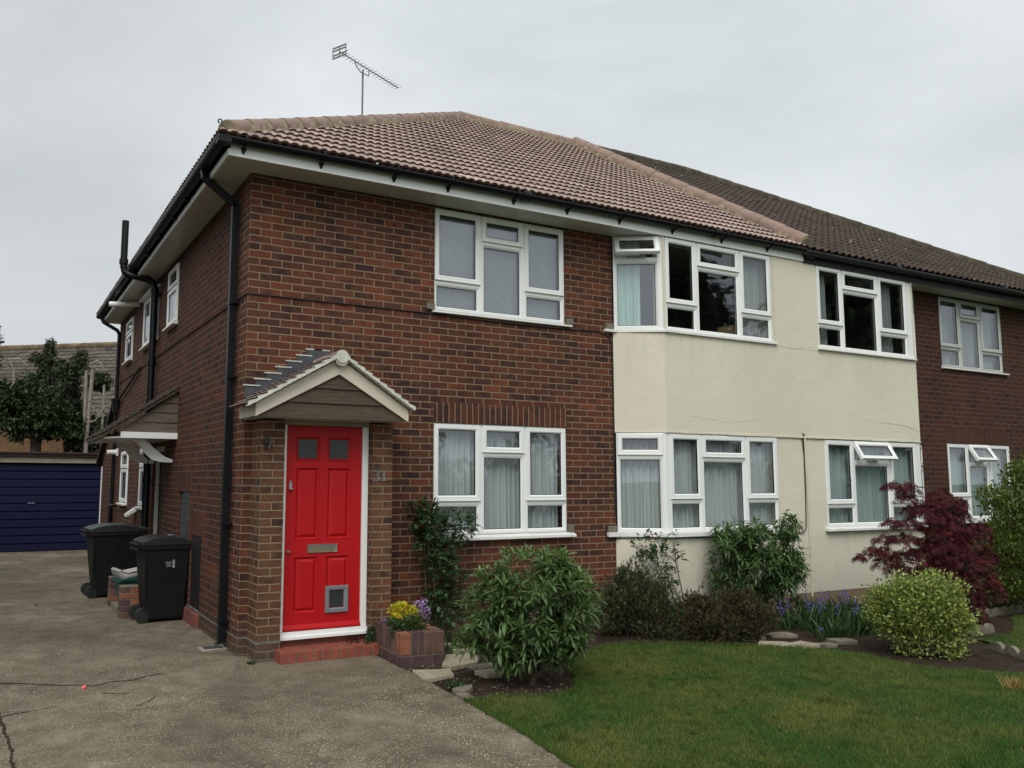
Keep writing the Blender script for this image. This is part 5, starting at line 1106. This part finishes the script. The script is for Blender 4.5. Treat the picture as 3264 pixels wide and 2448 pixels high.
# --- roses
def comp_leaves(name, P, D, size, mat, parent, rng, red=.15):
    """five-leaflet rose leaves"""
    PP = []; DD = []; SS = []; CC = []
    for p, d in zip(P, D):
        d = d/np.linalg.norm(d); s = np.cross(d, [0, 0, 1.]); s /= max(1e-6, np.linalg.norm(s)); l = size*(.7+.6*rng.random()); v = rng.normal(1, .22); c = np.array([2.2, .55, .6]) if rng.random() < red else np.ones(3)
        for (t, a) in ((.9, 0), (.6, 1), (.6, -1), (.25, 1), (.25, -1)):
            PP.append(p+d*l*t); dd = d*.6+s*a*.9 if a else d; DD.append(dd+np.array([0, 0, -.15])+rng.normal(0, .12, 3)); SS.append(l*(.55 if a else .65)*(.85+.3*rng.random())); CC.append(c*max(.5, v)*(.9+.2*rng.random()))
    return leaves(name, *T_OVAL, np.array(PP), np.array(DD), np.array(SS), mat, parent, col=np.array(CC), rng=rng)
def rose(base, bl, n, label, seed, size, thick=.010, extra=(), nst=22):
    rng = np.random.default_rng(seed); sh = empty('rose_bush', base, 0, label, 'rose bush'); bl = [(x-base[0], y-base[1], z-base[2], rx, rz, min(rx, .14)) for x, y, z, rx, rz in bl]
    P, nr = blobs_pts(bl, n, rng, shell=.2, inner=.3); P[:, 1] = np.minimum(P[:, 1], -base[1]-.03)
    comp_leaves('foliage', P, nr+rng.normal(0, .5, nr.shape)+np.array([0, -.3, .1]), size, 'rose', sh, rng)
    k = rng.choice(len(P), nst, replace=False); stems('stems', (0, 0, -.03), P[k], sh, 'greenstem', r0=thick*.6, r1=.002, rng=rng, spread=.05, sag=.02)
    for e in extra: mb = MB(); mb.tube(e, thick, 7, rad=[thick*(1-.08*i) for i in range(len(e))]); mb.build('stem', 'bark', sh)
    return sh
rose((2.08, -.18, G), [(1.84, -.10, 1.26, .13, .09), (1.97, -.14, 1.12, .20, .11), (2.27, -.30, 1.13, .16, .10), (2.08, -.20, .90, .22, .17), (2.10, -.21, .61, .19, .20), (2.12, -.22, .33, .14, .18), (1.89, -.10, 1.02, .13, .09), (2.01, -.16, 1.22, .13, .07), (2.3, -.28, 1.25, .08, .05), (2.0, -.2, .45, .10, .15)], 560, 'climbing rose with small dark leaves below the window beside the door', 51, .080, .011, [[(0, 0, -.05), (.02, 0, .3), (-.03, .02, .7), (-.1, .04, 1.1)], [(.05, -.02, -.05), (.08, -.03, .4), (.06, -.04, .8), (.14, -.06, 1.2)]])
rose((5.05, -.62, G), [(4.62, -.41, .86, .18, .08), (4.80, -.50, .84, .14, .10), (4.77, -.48, .68, .18, .09), (4.95, -.57, .97, .07, .05), (4.87, -.53, .52, .09, .10), (4.98, -.58, .80, .05, .10), (4.97, -.6, .28, .08, .06)], 150, 'leggy standard rose with bare leaning stem against the cream wall', 52, .075, .007, [[(.03, 0, -.05), (-.02, .01, .35), (-.09, .03, .70), (-.11, .04, .95)], [(-.08, .03, -.05), (-.10, .04, .2), (-.17, .07, .5), (-.30, .13, .70), (-.42, .2, .85)]], nst=12)
# --- heathers
def heather(base, bl, n, label, seed, tint):
    rng = np.random.default_rng(seed); sh = empty('heather', base, 0, label, 'heather bush'); bl = [(x-base[0], y-base[1], z-base[2], rx, rz) for x, y, z, rx, rz in bl]
    P, nr = blobs_pts(bl, n, rng, shell=.15, inner=.2, rough=.38, gap=.93); D = nr*.5+np.array([0, 0, .8])+rng.normal(0, .4, nr.shape)
    P[:, 2] = np.maximum(P[:, 2], .0); mixc = rng.random((n, 1)); c = np.where(mixc < .55, np.array([[1., 1.05, .85]]), np.where(mixc < .78, np.array([[1.3, .80, .8]]), np.array([[.7, 1.1, .6]])))*np.array(tint)*np.clip(rng.normal(1, .3, (n, 1)), .35, 2)
    tv, tf = T_spray(12, 3, .02, .045); leaves('foliage', tv, tf, P, D, rng.uniform(.028, .062, n), 'heath', sh, col=c, rng=rng, roll=rng.uniform(-3, 3, n))
    k = rng.choice(n, 110, replace=False); stems('twigs', (0, 0, -.02), P[k], sh, r0=.004, r1=.0015, rng=rng, spread=.10, sag=.02); return sh
heather((4.236, -.85, G), [(4.14, -.8, .33, .27, .26), (4.0, -.72, .12, .23, .18), (4.31, -.89, .14, .25, .22), (4.03, -.74, .55, .08, .10), (4.3, -.9, .36, .15, .15), (4.45, -.8, .40, .06, .14), (3.88, -.75, .34, .07, .13), (4.2, -.8, .58, .05, .07)], 12000, 'tall brownish green heather bush at the corner of brick and cream walls', 61, (1, 1.05, 1))
heather((4.88, -1.30, G), [(4.67, -1.21, .12, .27, .17), (4.93, -1.35, .10, .27, .16), (5.15, -1.46, .12, .20, .17), (5.07, -1.42, .30, .20, .13), (4.78, -1.2, .28, .1, .10), (5.2, -1.4, .36, .05, .10), (4.6, -1.2, .30, .05, .08)], 11000, 'low dark brown heather mound below the leggy rose', 62, (.9, .72, .68))
# --- variegated euonymus
def small_leaf_bush(name, base, bl, n, size, mat, label, cat, seed, colf, inner=.7, shell=.7, cut=None, up=.35, gap=.75, jit=1.1, rough=.12):
    rng = np.random.default_rng(seed); sh = empty(name, base, 0, label, cat); bl = [(x-base[0], y-base[1], z-base[2], rx, rz) for x, y, z, rx, rz in bl]
    T, nr = blobs_pts(bl, n//9, rng, shell=shell, inner=inner, gap=gap, rough=rough); T = T[T[:, 2] > .0]; idx = rng.integers(0, len(T), n); nn = nr[idx % len(nr)]
    nn = (T[idx]-np.array([[0, 0, .3]])); nn /= np.linalg.norm(nn, axis=1, keepdims=True)
    P = T[idx]+rng.normal(0, size*jit, (n, 3)); D = nn*.7+rng.normal(0, .6, (n, 3))+np.array([0, 0, up]); C = colf(rng, n, P, idx)
    leaves('foliage', *T_OVAL, P, D, rng.uniform(.7, 1.25, n)*size, mat, sh, col=C, rng=rng)
    k = rng.choice(len(T), min(50, len(T)), replace=False); stems('branches', (0, 0, -.03), T[k]*.96, sh, rng=rng, r0=.008, r1=.002, sag=.02, spread=.06); return sh
def euc(rng, n, P, idx):
    v = rng.random((n, 1)); c = np.where(v < .66, np.array([[1.08, 1.06, .95]]), np.where(v < .84, np.array([[.42, .58, .75]]), np.array([[1.35, 1.25, 1.5]]))); cl = np.random.default_rng(5).normal(1, .16, 5000)[idx % 5000][:, None]
    return c*np.clip(cl, .5, 1.5)*np.clip(rng.normal(1, .15, (n, 1)), .6, 1.5)
small_leaf_bush('euonymus_bush', (6.03, -2.78, G), [(6.04, -2.76, 0.42, 0.33, 0.20), (5.88, -2.68, 0.48, 0.20, 0.13), (6.20, -2.86, 0.42, 0.20, 0.20), (5.84, -2.65, 0.3, 0.16, 0.13), (6.09, -2.78, 0.14, 0.26, 0.14), (5.93, -2.7, 0.60, 0.10, 0.05), (6.32, -2.92, 0.28, 0.16, 0.17), (6.15, -2.83, 0.59, 0.10, 0.05), (5.96, -2.71, 0.04, 0.13, 0.07), (5.78, -2.61, 0.42, 0.11, 0.14)], 17000, .034, 'euony', 'rounded yellow and green variegated bush at the back of the lawn', 'bush', 71, euc, inner=.5, gap=.95, jit=1.35, rough=.2)
def grc(rng, n, P, idx): return np.clip(rng.normal(1, .28, (n, 1)), .4, 1.9)*np.array([[1., 1., .9]])
small_leaf_bush('shrub', (9.55, -2.10, G), [(9.46, -2.0, 1.62, 0.12, 0.17), (9.28, -1.9, 1.38, 0.18, 0.13), (9.38, -1.96, 1.15, 0.25, 0.17), (9.30, -1.91, 0.86, 0.27, 0.16), (9.38, -1.95, 0.61, 0.26, 0.16), (9.32, -1.92, 0.33, 0.25, 0.16), (9.12, -1.82, 1.44, 0.07, 0.05), (9.13, -1.83, 0.98, 0.09, 0.07), (9.12, -1.82, 0.75, 0.09, 0.07), (9.54, -2.05, 1.79, 0.10, 0.12), (9.6, -2.1, 1.0, .22, .7)], 11000, .042, 'box_', 'bright green small leaved shrub at the right edge behind the maple', 'shrub', 72, grc, inner=.3, shell=.3, up=1.1, jit=1.6)
small_leaf_bush('ground_plant', (9.9, -1.55, G), [(9.9, -1.55, .12, .35, .16), (10.3, -1.5, .15, .3, .18)], 900, .07, 'box_', 'low leafy green plants behind the back row of edging', 'plant', 73, grc, inner=.2, shell=.2)
small_leaf_bush('ground_plant', (9.45, -1.45, G), [(9.45, -1.45, .14, .10, .14)], 260, .05, 'greybush', 'small silvery leaved plant behind the back edging', 'plant', 74, grc, inner=.2, shell=.2)
# --- maple
def maple():
    rng = np.random.default_rng(81); base = (8.08, -2.1, G); sh = empty('maple', base, 0, 'dark purple red cut leaved maple in front of the right hand bay', 'maple tree')
    tiers = [(7.35, -1.7, 1.61, 0.14, 0.04), (7.52, -1.79, 1.58, 0.15, 0.07), (7.49, -1.77, 1.48, 0.14, 0.05), (7.85, -1.97, 1.46, 0.23, 0.11), (7.99, -2.04, 1.4, 0.16, 0.12), (7.74, -1.91, 1.31, 0.3, 0.11), (7.58, -1.82, 1.35, 0.16, 0.05), (7.33, -1.69, 1.18, 0.14, 0.03), (7.49, -1.78, 1.16, 0.19, 0.05), (7.24, -1.65, 1.0, 0.15, 0.04), (7.44, -1.75, 0.99, 0.22, 0.06), (7.12, -1.58, 0.87, 0.12, 0.05), (6.97, -1.5, 0.77, 0.08, 0.02), (7.24, -1.64, 0.83, 0.19, 0.07), (7.23, -1.64, 0.72, 0.16, 0.08), (7.48, -1.77, 0.8, 0.24, 0.08), (7.37, -1.71, 0.64, 0.19, 0.07), (7.88, -1.98, 1.15, 0.3, 0.14), (8.03, -2.06, 1.24, 0.19, 0.14), (7.87, -1.98, 0.94, 0.33, 0.14), (8.16, -2.13, 1.05, 0.22, 0.11), (7.67, -1.87, 0.86, 0.24, 0.11), (8.05, -2.07, 0.78, 0.33, 0.14), (7.76, -1.92, 0.64, 0.3, 0.12), (8.18, -2.14, 0.59, 0.24, 0.14), (7.94, -2.01, 0.48, 0.33, 0.14), (8.32, -2.22, 0.43, 0.16, 0.12), (8.12, -2.11, 0.27, 0.19, 0.16), (8.2, -2.15, 0.09, 0.08, 0.09), (7.61, -1.84, 0.56, 0.24, 0.08), (8.29, -2.2, 0.81, 0.14, 0.11), (8.26, -2.19, 1.13, 0.11, 0.08)]
    P = []; D = []; C = []
    for (x, y, z, rx, rz) in tiers:
        n = int((430 if x < 7.6 else 640)*rx*(rx+.22)/.3); cx, cy = x-base[0], y-base[1]
        for _ in range(n):
            a = rng.random()*2*math.pi; r = math.sqrt(rng.random()); px = cx+math.cos(a)*r*rx; py = cy+math.sin(a)*r*rx*.85; pz = z-base[2]+rz*(1-r*r)*.9-rng.random()*rz*1.1-.05*r
            P.append((px, py, pz)); d = np.array([math.cos(a)*r+px*.5, math.sin(a)*r, -.55-.5*rng.random()]); D.append(d+rng.normal(0, .25, 3)); v = rng.normal(1, .28); C.append(np.array([1.1, .9, 1.])*max(.4, v) if rng.random() > .12 else np.array([2.2, 1.3, 1.1])*max(.5, v))
    P, D, C = np.array(P), np.array(D), np.array(C)
    leaves('foliage', *T_PALM, P, D, rng.uniform(.045, .085, len(P)), 'maple', sh, col=C, rng=rng, wid=.8)
    mb = MB(); mb.tube([(0, 0, -.05), (.02, 0, .3), (-.02, .02, .6), (.02, 0, 1.0), (-.05, .03, 1.3)], .028, 8, rad=[.035, .03, .025, .018, .01]); mb.build('trunk', 'bark', sh)
    mb = MB()
    for (x, y, z, rx, rz) in tiers[::2]:
        e = Vector((x-base[0], y-base[1], z-base[2])); z0 = max(.15, e.z-.25)
        mb.tube([(0, 0, z0), (e.x*.5, e.y*.5, z0+(e.z-z0)*.75), e, e+Vector((e.x, e.y, 0)).normalized()*rx*.7], .008, 6, rad=[.012, .008, .005, .002], cap=False)
    mb.build('branches', 'bark', sh)
maple()
# --- bluebells and strap leaves
def strap_clump(name, base, n, ln, spread, mat, label, cat, seed, flowers=0, fm='violet', group=None, w=.018):
    flowers = int(flowers*.6+.5)
    rng = np.random.default_rng(seed); sh = empty(name, base, 0, label, cat, group); P = np.stack([rng.normal(0, spread, n), rng.normal(0, spread*.7, n), np.full(n, -.02)], 1)
    D = np.stack([rng.normal(0, .35, n)+P[:, 0]*1.2, rng.normal(0, .35, n)+P[:, 1]*1.2, np.ones(n)], 1); out = D*[1, 1, 0]; 
    leaves('leaves', [(-.5, 0, 0), (.5, 0, 0), (.5, .4, .0), (-.5, .4, .0), (.35, .75, -.12), (-.35, .75, -.12), (0, 1, -.34)], [(0, 1, 2, 3), (3, 2, 4, 5), (5, 4, 6)], P, D, rng.uniform(.6, 1.15, n)*ln, mat, sh, wid=w/ln*1.0, rng=rng, roll=rng.uniform(-3, 3, n))
    for k in range(flowers):
        p = Vector((rng.normal(0, spread), rng.normal(0, spread*.6), 0)); h = ln*rng.uniform(.85, 1.25); tip = p+Vector((rng.normal(0, .03), rng.normal(0, .03), h))
        mb = MB(); mb.tube([p, p.lerp(tip, .6)+Vector((0, 0, .01)), tip], .003, 5); st_ = mb.build('flower_stem', 'greenstem', sh)
        m = 14; q = np.array([list(p.lerp(tip, t)) for t in np.linspace(.62, 1.02, m)])+rng.normal(0, .012, (m, 3)); dd = rng.normal(0, 1, (m, 3)); dd[:, 2] = -abs(dd[:, 2])*.6
        leaves('flower', *T_OVAL, np.repeat(q, 3, 0), np.repeat(dd, 3, 0)+rng.normal(0, .6, (m*3, 3)), .019, fm, sh, rng=rng)
    return sh
bb_ = [(5.95, -1.15, 70, 5, .26), (6.25, -1.45, 90, 6, .28), (6.55, -1.20, 90, 8, .32), (6.55, -1.75, 90, 3, .28), (6.85, -1.45, 90, 8, .34), (7.05, -1.75, 70, 6, .30), (6.1, -1.75, 50, 0, .22)]
wh = ['left of the plant bed below the tall shrub', 'in front of the cream wall conduit', 'tallest, directly in front of the tan plinth', 'at the lawn side of the bed', 'touching the variegated bush at its left', 'half hidden behind the variegated bush', 'lowest, next to the flat edging stone']
for i, (x, y, n, f, l) in enumerate(bb_): strap_clump('bluebell_clump', (x, y, G), n*2, l, .11, 'strap', 'bluebell clump '+wh[i], 'bluebells', 90+i, f, group='bluebells along the cream wall')
strap_clump('bluebell_clump', (5.74, -1.90, G), 14, .14, .03, 'strap', 'single violet bluebell spike among the edging stones', 'bluebells', 98, 2, group='bluebells along the cream wall')
strap_clump('white_flower', (7.18, -1.30, G), 16, .26, .03, 'strap', 'single white flower spike left of the variegated bush', 'flower', 99, 1, 'whitef')
strap_clump('strap_leaf_plant', (2.02, -.62, G), 46, .17, .07, 'strap', 'arching strap leaved plant between planter and front shrub', 'plant', 100)
strap_clump('strap_leaf_plant', (8.4, -3.5, G), 26, .24, .05, 'strap', 'bluish spiky plant on the neighbouring lawn', 'plant', 102, 2)
dt = strap_clump('dry_grass_tuft', (5.36, -3.97, G), 90, .12, .035, 'dry', 'orange brown dry grass tuft at the right edge of the lawn', 'grass tuft', 101, w=.006)
# --- planter flowers
def posy(name, base, bl, n, size, mat, tmpl, label, cat, seed, col=None, upw=.5, parts='foliage'):
    rng = np.random.default_rng(seed); sh = empty(name, base, 0, label, cat); P, nr = blobs_pts(bl, n, rng, shell=.5, inner=.3)
    leaves(parts, *tmpl, P, nr+rng.normal(0, .5, nr.shape)+np.array([0, 0, upw]), rng.uniform(.7, 1.3, n)*size, mat, sh, rng=rng, col=col(rng, n) if col else None)
    k = rng.choice(n, min(n, 18), replace=False); stems('stems', (0, 0, -.03), P[k], sh, 'greenstem', r0=.003, r1=.0015, rng=rng, spread=.02, sag=.02); return sh
yc = lambda r, n: np.where(r.random((n, 1)) < .72, np.array([[1., 1., 1.]]), np.array([[.45, .8, 1.]]))*r.normal(1, .18, (n, 1))
posy('yellow_plant', (1.43, -.60, .23), [(-.01, -.02, .13, .11, .07), (-.07, -.02, .11, .06, .06), (.08, -.05, .10, .06, .07)], 520, .030, 'yellowf', T_OVAL, 'bright yellow leaved plant growing in the brick planter', 'plant', 111, yc)
posy('trailing_plant', (1.36, -.80, .23), [(-.06, .06, .05, .12, .05), (.07, .02, .04, .11, .04), (-.10, -.08, -.0, .06, .08), (.0, -.04, .03, .1, .04)], 1500, .024, 'strap', T_OVAL, 'green trailing plant spilling over the front of the brick planter', 'plant', 112)
mv = lambda r, n: np.where(r.random((n, 1)) < .7, np.array([[1., 1., 1.]]), np.array([[.9, 1.6, 1.2]]))*r.normal(1, .2, (n, 1))
posy('mauve_flowers', (1.60, -.66, .22), [(-.03, .02, .19, .045, .035), (.03, 0, .22, .025, .05), (.06, -.01, .12, .03, .07), (.02, 0, .11, .03, .05)], 230, .020, 'mauve', T_OVAL, 'mauve flower spikes at the right of the brick planter', 'flowers', 113, mv, parts='flowers')
posy('pink_flower', (1.27, -.52, .22), [(0, 0, .05, .03, .03)], 20, .02, 'mauve', T_OVAL, 'small pink flower at the left back of the planter', 'flower', 114, mv, parts='flowers')
posy('weeds', (1.20, -.42, G), [(-.02, .0, .06, .09, .09), (.02, .06, .14, .05, .09)], 900, .022, 'rose', T_OVAL, 'dark green weeds between door step and brick planter', 'plant', 115)
posy('weed', (1.10, -.31, .05), [(-.05, -.02, .03, .06, .03)], 60, .025, 'maple', T_OVAL, 'small reddish weed on the brick door step', 'plant', 116)
posy('dark_plant', (-.36, 2.83, G+.37), [(0, 0, .08, .12, .09), (.05, .03, .16, .07, .06)], 900, .035, 'ivy', T_OVAL, 'dark leafy plant behind the nearest wheelie bin', 'plant', 117)
posy('weed', (1.28, -1.92, G), [(0, 0, .02, .06, .02)], 90, .03, 'strap', T_OVAL, 'tiny green weed in the bare soil by the driveway', 'plant', 118)
for i, (x, y, r_, lb_) in enumerate([(.05, -.36, .05, 'moss and weeds at the foot of the left porch pier'), (-.02, .62, .04, 'small weeds at the wall behind the drain gully')]):
    posy('weed', (x, y, G), [(0, 0, .01, r_, .015)], 160, .014, 'strap', T_OVAL, lb_, 'plant', 120+i)
# --- trees behind the garage
def conifer(name, base, bl, n, size, mat, label, seed, trunks, branches, inner=.45, droop=.5, cat='tree', tmpl=None, group=None):
    rng = np.random.default_rng(seed); sh = empty(name, base, 0, label, cat, group); bl = [(x-base[0], y-base[1], z-base[2], rx, rz) for x, y, z, rx, rz in bl]
    C_, nr = blobs_pts(bl, n//22, rng, shell=.35, inner=inner); idx = rng.integers(0, len(C_), n); P = C_[idx]+rng.normal(0, size*.55, (n, 3)); D = nr[idx]*.8+rng.normal(0, .45, (n, 3)); D[:, 2] -= droop
    cl = np.clip(np.random.default_rng(seed+1).normal(1, .28, len(C_)), .45, 1.8)[idx][:, None]
    leaves('crown' if cat == 'tree' else 'foliage', *(tmpl or T_spray(10, 1, .3, .07)), P, D, rng.uniform(.6, 1.2, n)*size, mat, sh, col=cl*np.clip(rng.normal(1, .2, (n, 1)), .5, 1.6)*np.ones((1, 3)), rng=rng)
    for t in trunks: mb = MB(); mb.tube([Vector(p)-Vector(base) for p in t[0]], t[1], 8, rad=[t[1]*(1-.25*i/len(t[0])) for i in range(len(t[0]))]); mb.build('trunk', t[2], sh)
    for b in branches: mb = MB(); mb.tube([Vector(p)-Vector(base) for p in b], .02, 6, rad=[.026*(1-.7*i/len(b)) for i in range(len(b))]); mb.build('branch', 'palebark', sh)
    return sh
conifer('conifer', (-1.1, 15.3, G), [(-1.30, 15.4, 3.45, .62, .50), (-.75, 15.1, 3.75, .50, .55), (-1.0, 15.2, 4.45, .15, .38), (-.32, 14.9, 4.40, .17, .28), (-.62, 15.0, 4.2, .25, .3), (-1.2, 15.3, 3.95, .35, .25), (-.55, 15., 3.3, .34, .42), (-1.25, 15.3, 4.62, .09, .14), (-.98, 15.2, 4.92, .07, .20), (-.27, 14.9, 4.72, .07, .12)], 30000, .105, 'conif', 'tall dark conifer with drooping foliage behind the garage', 131, [([(-.5, 15.0, -.05), (-.48, 15., 2), (-.42, 15, 3.1), (-.35, 15, 3.6)], .085, 'bark')], [[(-.6, 15, 2.9), (-.52, 14.9, 3.2), (-.30, 14.9, 3.35)], [(-1.5, 15.2, 3.95), (-1.35, 15.2, 4.05), (-1.2, 15.2, 3.9)]])
conifer('broadleaf_tree', (-1.45, 14.6, G), [(-1.6, 14.6, 3.15, .62, .45), (-1.0, 14.5, 3.0, .50, .42), (-1.9, 14.6, 3.5, .4, .4), (-1.4, 14.6, 2.75, .5, .28), (-.5, 14.5, 2.85, .38, .30)], 9500, .095, 'ivy', 'broad leaved dark green tree at the left edge behind the garage', 132, [([(-1.15, 14.6, -.05), (-1.18, 14.6, 1.8), (-1.2, 14.6, 2.8)], .14, 'bark')], [[(-2.0, 14.5, 3.5), (-1.75, 14.5, 3.85), (-1.78, 14.5, 4.2), (-1.9, 14.5, 4.45), (-2.1, 14.5, 4.3)], [(-1.9, 14.5, 4.42), (-1.65, 14.5, 4.45), (-1.5, 14.5, 4.3)]], tmpl=T_OVAL, droop=.3)
conifer('conifer', (.05, 14.7, G), [(.02, 14.8, 2.80, .40, .30), (.38, 14.6, 2.85, .26, .24), (-.15, 14.8, 2.52, .35, .28), (.20, 14.8, 4.05, .24, .17), (.35, 14.7, 2.5, .3, .3)], 15000, .095, 'conif', 'smaller conifer with bleached broken trunk next to the house corner', 133,
        [([(-.10, 14.3, -.05), (-.08, 14.3, 2.5), (-.05, 14.3, 3.3), (-.02, 14.3, 4.25)], .055, 'palebark'), ([(.28, 14.3, 0), (.27, 14.3, 3.9)], .035, 'palebark'), ([(-.14, 14.3, 2.9), (-.16, 14.3, 4.25)], .045, 'palebark')],
        [[(-.05, 14.3, 3.4), (.15, 14.25, 3.2), (.25, 14.25, 3.1)], [(.75, 14.2, 3.95), (.62, 14.2, 3.75), (.45, 14.2, 3.55), (.44, 14.2, 3.3), (.58, 14.2, 3.12), (.85, 14.2, 3.0)], [(-.2, 14.3, 2.9), (.1, 14.25, 3.0), (.3, 14.25, 3.35), (.5, 14.25, 3.45)], [(-.08, 14.3, 4.4), (.08, 14.25, 4.5), (.20, 14.25, 4.4), (.22, 14.25, 4.25)]])
conifer('pine', (-2.35, 24, G), [(-2.35, 24, 5.9, .18, .5), (-2.4, 24, 6.5, .08, .3)], 420, .25, 'conif', 'distant pine tip rising over the roof at the left edge', 134, [([(-2.35, 24, 0), (-2.35, 24, 6.8)], .04, 'bark')], [], inner=.0)
# --- two trees across the road, seen mirrored in the bay's upper windows
for i, (x, y, lb_) in enumerate([(16.5, -12.5, 'large dark evergreen across the road, mirrored in the left bay window'), (21.5, -9.5, 'second large evergreen across the road, mirrored in the right bay window')]):
    conifer('evergreen', (x, y, G), [(x, y, 6.2, 2.1, 2.4), (x-.8, y, 4.5, 2.2, 1.8), (x+.9, y+.4, 5.0, 1.9, 2.0), (x+.2, y, 8.3, 1.1, 1.6), (x-1.5, y+.5, 7.0, .8, .9), (x+1.4, y-.5, 7.4, .8, .8)], 9000, .55, 'conif', lb_, 141+i, [([(x, y, 0), (x, y, 4), (x+.1, y, 7)], .25, 'bark')], [], inner=.3, group='evergreens across the road')

rh = np.random.default_rng(77); hb = [(2+i*1.15+rh.normal(0, .2), -19+rh.normal(0, .4), 1.0+rh.random()*1.1, .95, .9+rh.random()*.9) for i in range(34)]  # out-of-view hedge, added to shape what the lower panes reflect
conifer('hedge', (20, -19, G), hb, 9000, .5, 'ivy', 'unseen dark hedge added across the road to break up ground floor reflections', 151, [([(20, -19, 0), (20, -19, 1.2)], .05, 'bark')], [], inner=.2, cat='hedge')

# ================================================================== GRASS
def in_poly(px, py, poly):
    ins = np.zeros(len(px), bool); j = len(poly)-1
    for i in range(len(poly)):
        xi, yi = poly[i]; xj, yj = poly[j]; c = ((yi > py) != (yj > py)) & (px < (xj-xi)*(py-yi)/((yj-yi) or 1e-9)+xi); ins ^= c; j = i
    return ins
def vnoise(x, y, s, seed):
    r = np.random.default_rng(seed).random((64, 64)); X, Y = x*s, y*s; i, j = np.floor(X).astype(int), np.floor(Y).astype(int); u, v = X-i, Y-j; u, v = u*u*(3-2*u), v*v*(3-2*v)
    g = lambda a, b: r[a % 64, b % 64]; return (g(i, j)*(1-u)+g(i+1, j)*u)*(1-v)+(g(i, j+1)*(1-u)+g(i+1, j+1)*u)*v
def grass(name, poly, box, n, label, seed, hmul=1.):
    rng = np.random.default_rng(seed); x = rng.uniform(box[0], box[1], n); y = rng.uniform(box[2], box[3], n)
    k = in_poly(x, y, poly); x, y = x[k], y[k]; a = vnoise(x, y, 1.6, 1); b = vnoise(x, y, 4.3, 2); c = vnoise(x, y, 9, 3); den = .35+.65*np.clip(.55*b+.45*c+.15, 0, 1)
    k = rng.random(len(x)) < den; x, y, a, b, c = x[k], y[k], a[k], b[k], c[k]; m = len(x); tone = .42*a+.36*b+.22*c
    P = np.stack([x, y, np.full(m, -.047)], 1); D = np.stack([rng.normal(0, .45, m), rng.normal(0, .45, m), np.ones(m)], 1); cl_ = np.clip((vnoise(x, y, 14, 21)-.74)*6, 0, 1); h = rng.uniform(.014, .032, m)*(.7+.7*c)*hmul*(1+.9*cl_)
    g1 = np.array([[.56, .92, .75]]); g2 = np.array([[1.32, 1.16, 1.15]]); t = np.clip((tone[:, None]-.32)*2.7, 0, 1); col = g1*(1-t)+g2*t; pal_ = vnoise(x, y, 2.1, 11)[:, None]; dry = rng.random((m, 1)) < .06+.08*t+.5*np.clip((pal_-.70)*4, 0, 1)*.8; col = np.where(dry, np.array([[2.3, 1.5, 2.0]]), col)*np.clip(rng.normal(1, .22, (m, 1)), .5, 1.8)*(1-.28*cl_[:, None])
    o = leaves(name, *T_BLADE, P, D, h, 'grass', None, col=col, wid=.0036/h, rng=rng, roll=rng.uniform(-3, 3, m)); o['kind'] = 'stuff'; o['label'] = label; o['category'] = 'grass'; return o
dpoly = [(-4.15, -9.5), (-4.15, 12.8), (0, 12.8), (0, .0), (.08, -.34), (.26, -.53), (1.19, -.55)]+dedge[1:]
make_grit()
grass('grass', lawn_poly, (.6, 3.6, -5.2, -1.2), 260000, 'short mown lawn grass beside the driveway', 5)
grass('grass', lawn_poly, (3.6, 7.3, -6.2, -1.0), 240000, 'short mown lawn grass in front of the borders', 6, 1.05)
grass('grass', lawn2_pts, (6.4, 12, -5.5, -1.9), 110000, 'grass of the neighbouring lawn beyond the edging', 7, 1.2)
rngt = np.random.default_rng(9); tp = jag(lawn_pts[:13], .012, .02, 5); tp = np.array(tp); tp = tp[rngt.integers(0, len(tp), 3500)]+rngt.normal(0, .018, (3500, 2))
hh = rngt.uniform(.03, .065, 3500); o = leaves('grass', *T_BLADE, np.column_stack([tp, np.full(3500, -.05)]), np.stack([rngt.normal(0, .5, 3500), rngt.normal(0, .5, 3500), np.ones(3500)], 1), hh, 'grass', None, col=np.clip(rngt.normal(1, .2, (3500, 1)), .5, 1.6)*np.array([[.85, .95, .85]]), wid=.005/hh, rng=rngt, roll=rngt.uniform(-3, 3, 3500)); tag(o, 'longer uncut grass fringe along the lawn edge', 'grass', kind='stuff')
de = np.array(jag(dedge[2:7], .012, .01, 5)); de = de[rngt.integers(0, len(de), 2600)]+np.stack([np.abs(rngt.normal(0, .025, 2600))-.004, rngt.normal(0, .01, 2600)], 1); de = de[de[:, 1] < -2.3]
m_ = len(de); hh = rngt.uniform(.03, .06, m_); o = leaves('grass', *T_BLADE, np.column_stack([de, np.full(m_, -.045)]), np.stack([rngt.normal(-.3, .5, m_), rngt.normal(0, .5, m_), np.ones(m_)], 1), hh, 'grass', None, col=np.clip(rngt.normal(1, .2, (m_, 1)), .5, 1.6)*np.array([[.85, .95, .85]]), wid=.005/hh, rng=rngt, roll=rngt.uniform(-3, 3, m_)); tag(o, 'grass overhanging the driveway edge', 'grass', kind='stuff')
# loose stones and crumbs in the soil and on the drive edge
rg2 = np.random.default_rng(14); n = 900; q = rg2.random((n, 2)); sx = np.column_stack([1.2+q[:, 0]*1.3, -2.4+q[:, 1]*1.9, np.full(n, -.052)])
pb = leaves('soil_crumbs', *T_PEB, sx, np.column_stack([rg2.normal(size=(n, 2)), np.zeros(n)]), rg2.uniform(.006, .028, n), leafm('crumb', (.085, .062, .045), .95, 0.), None, col=np.clip(rg2.normal(1, .5, (n, 1)), .4, 3.2)*np.ones((1, 3)), roll=np.zeros(n), rng=rg2); tag(pb, 'loose crumbs of soil and grit in the bare bed', 'soil crumbs', kind='stuff')
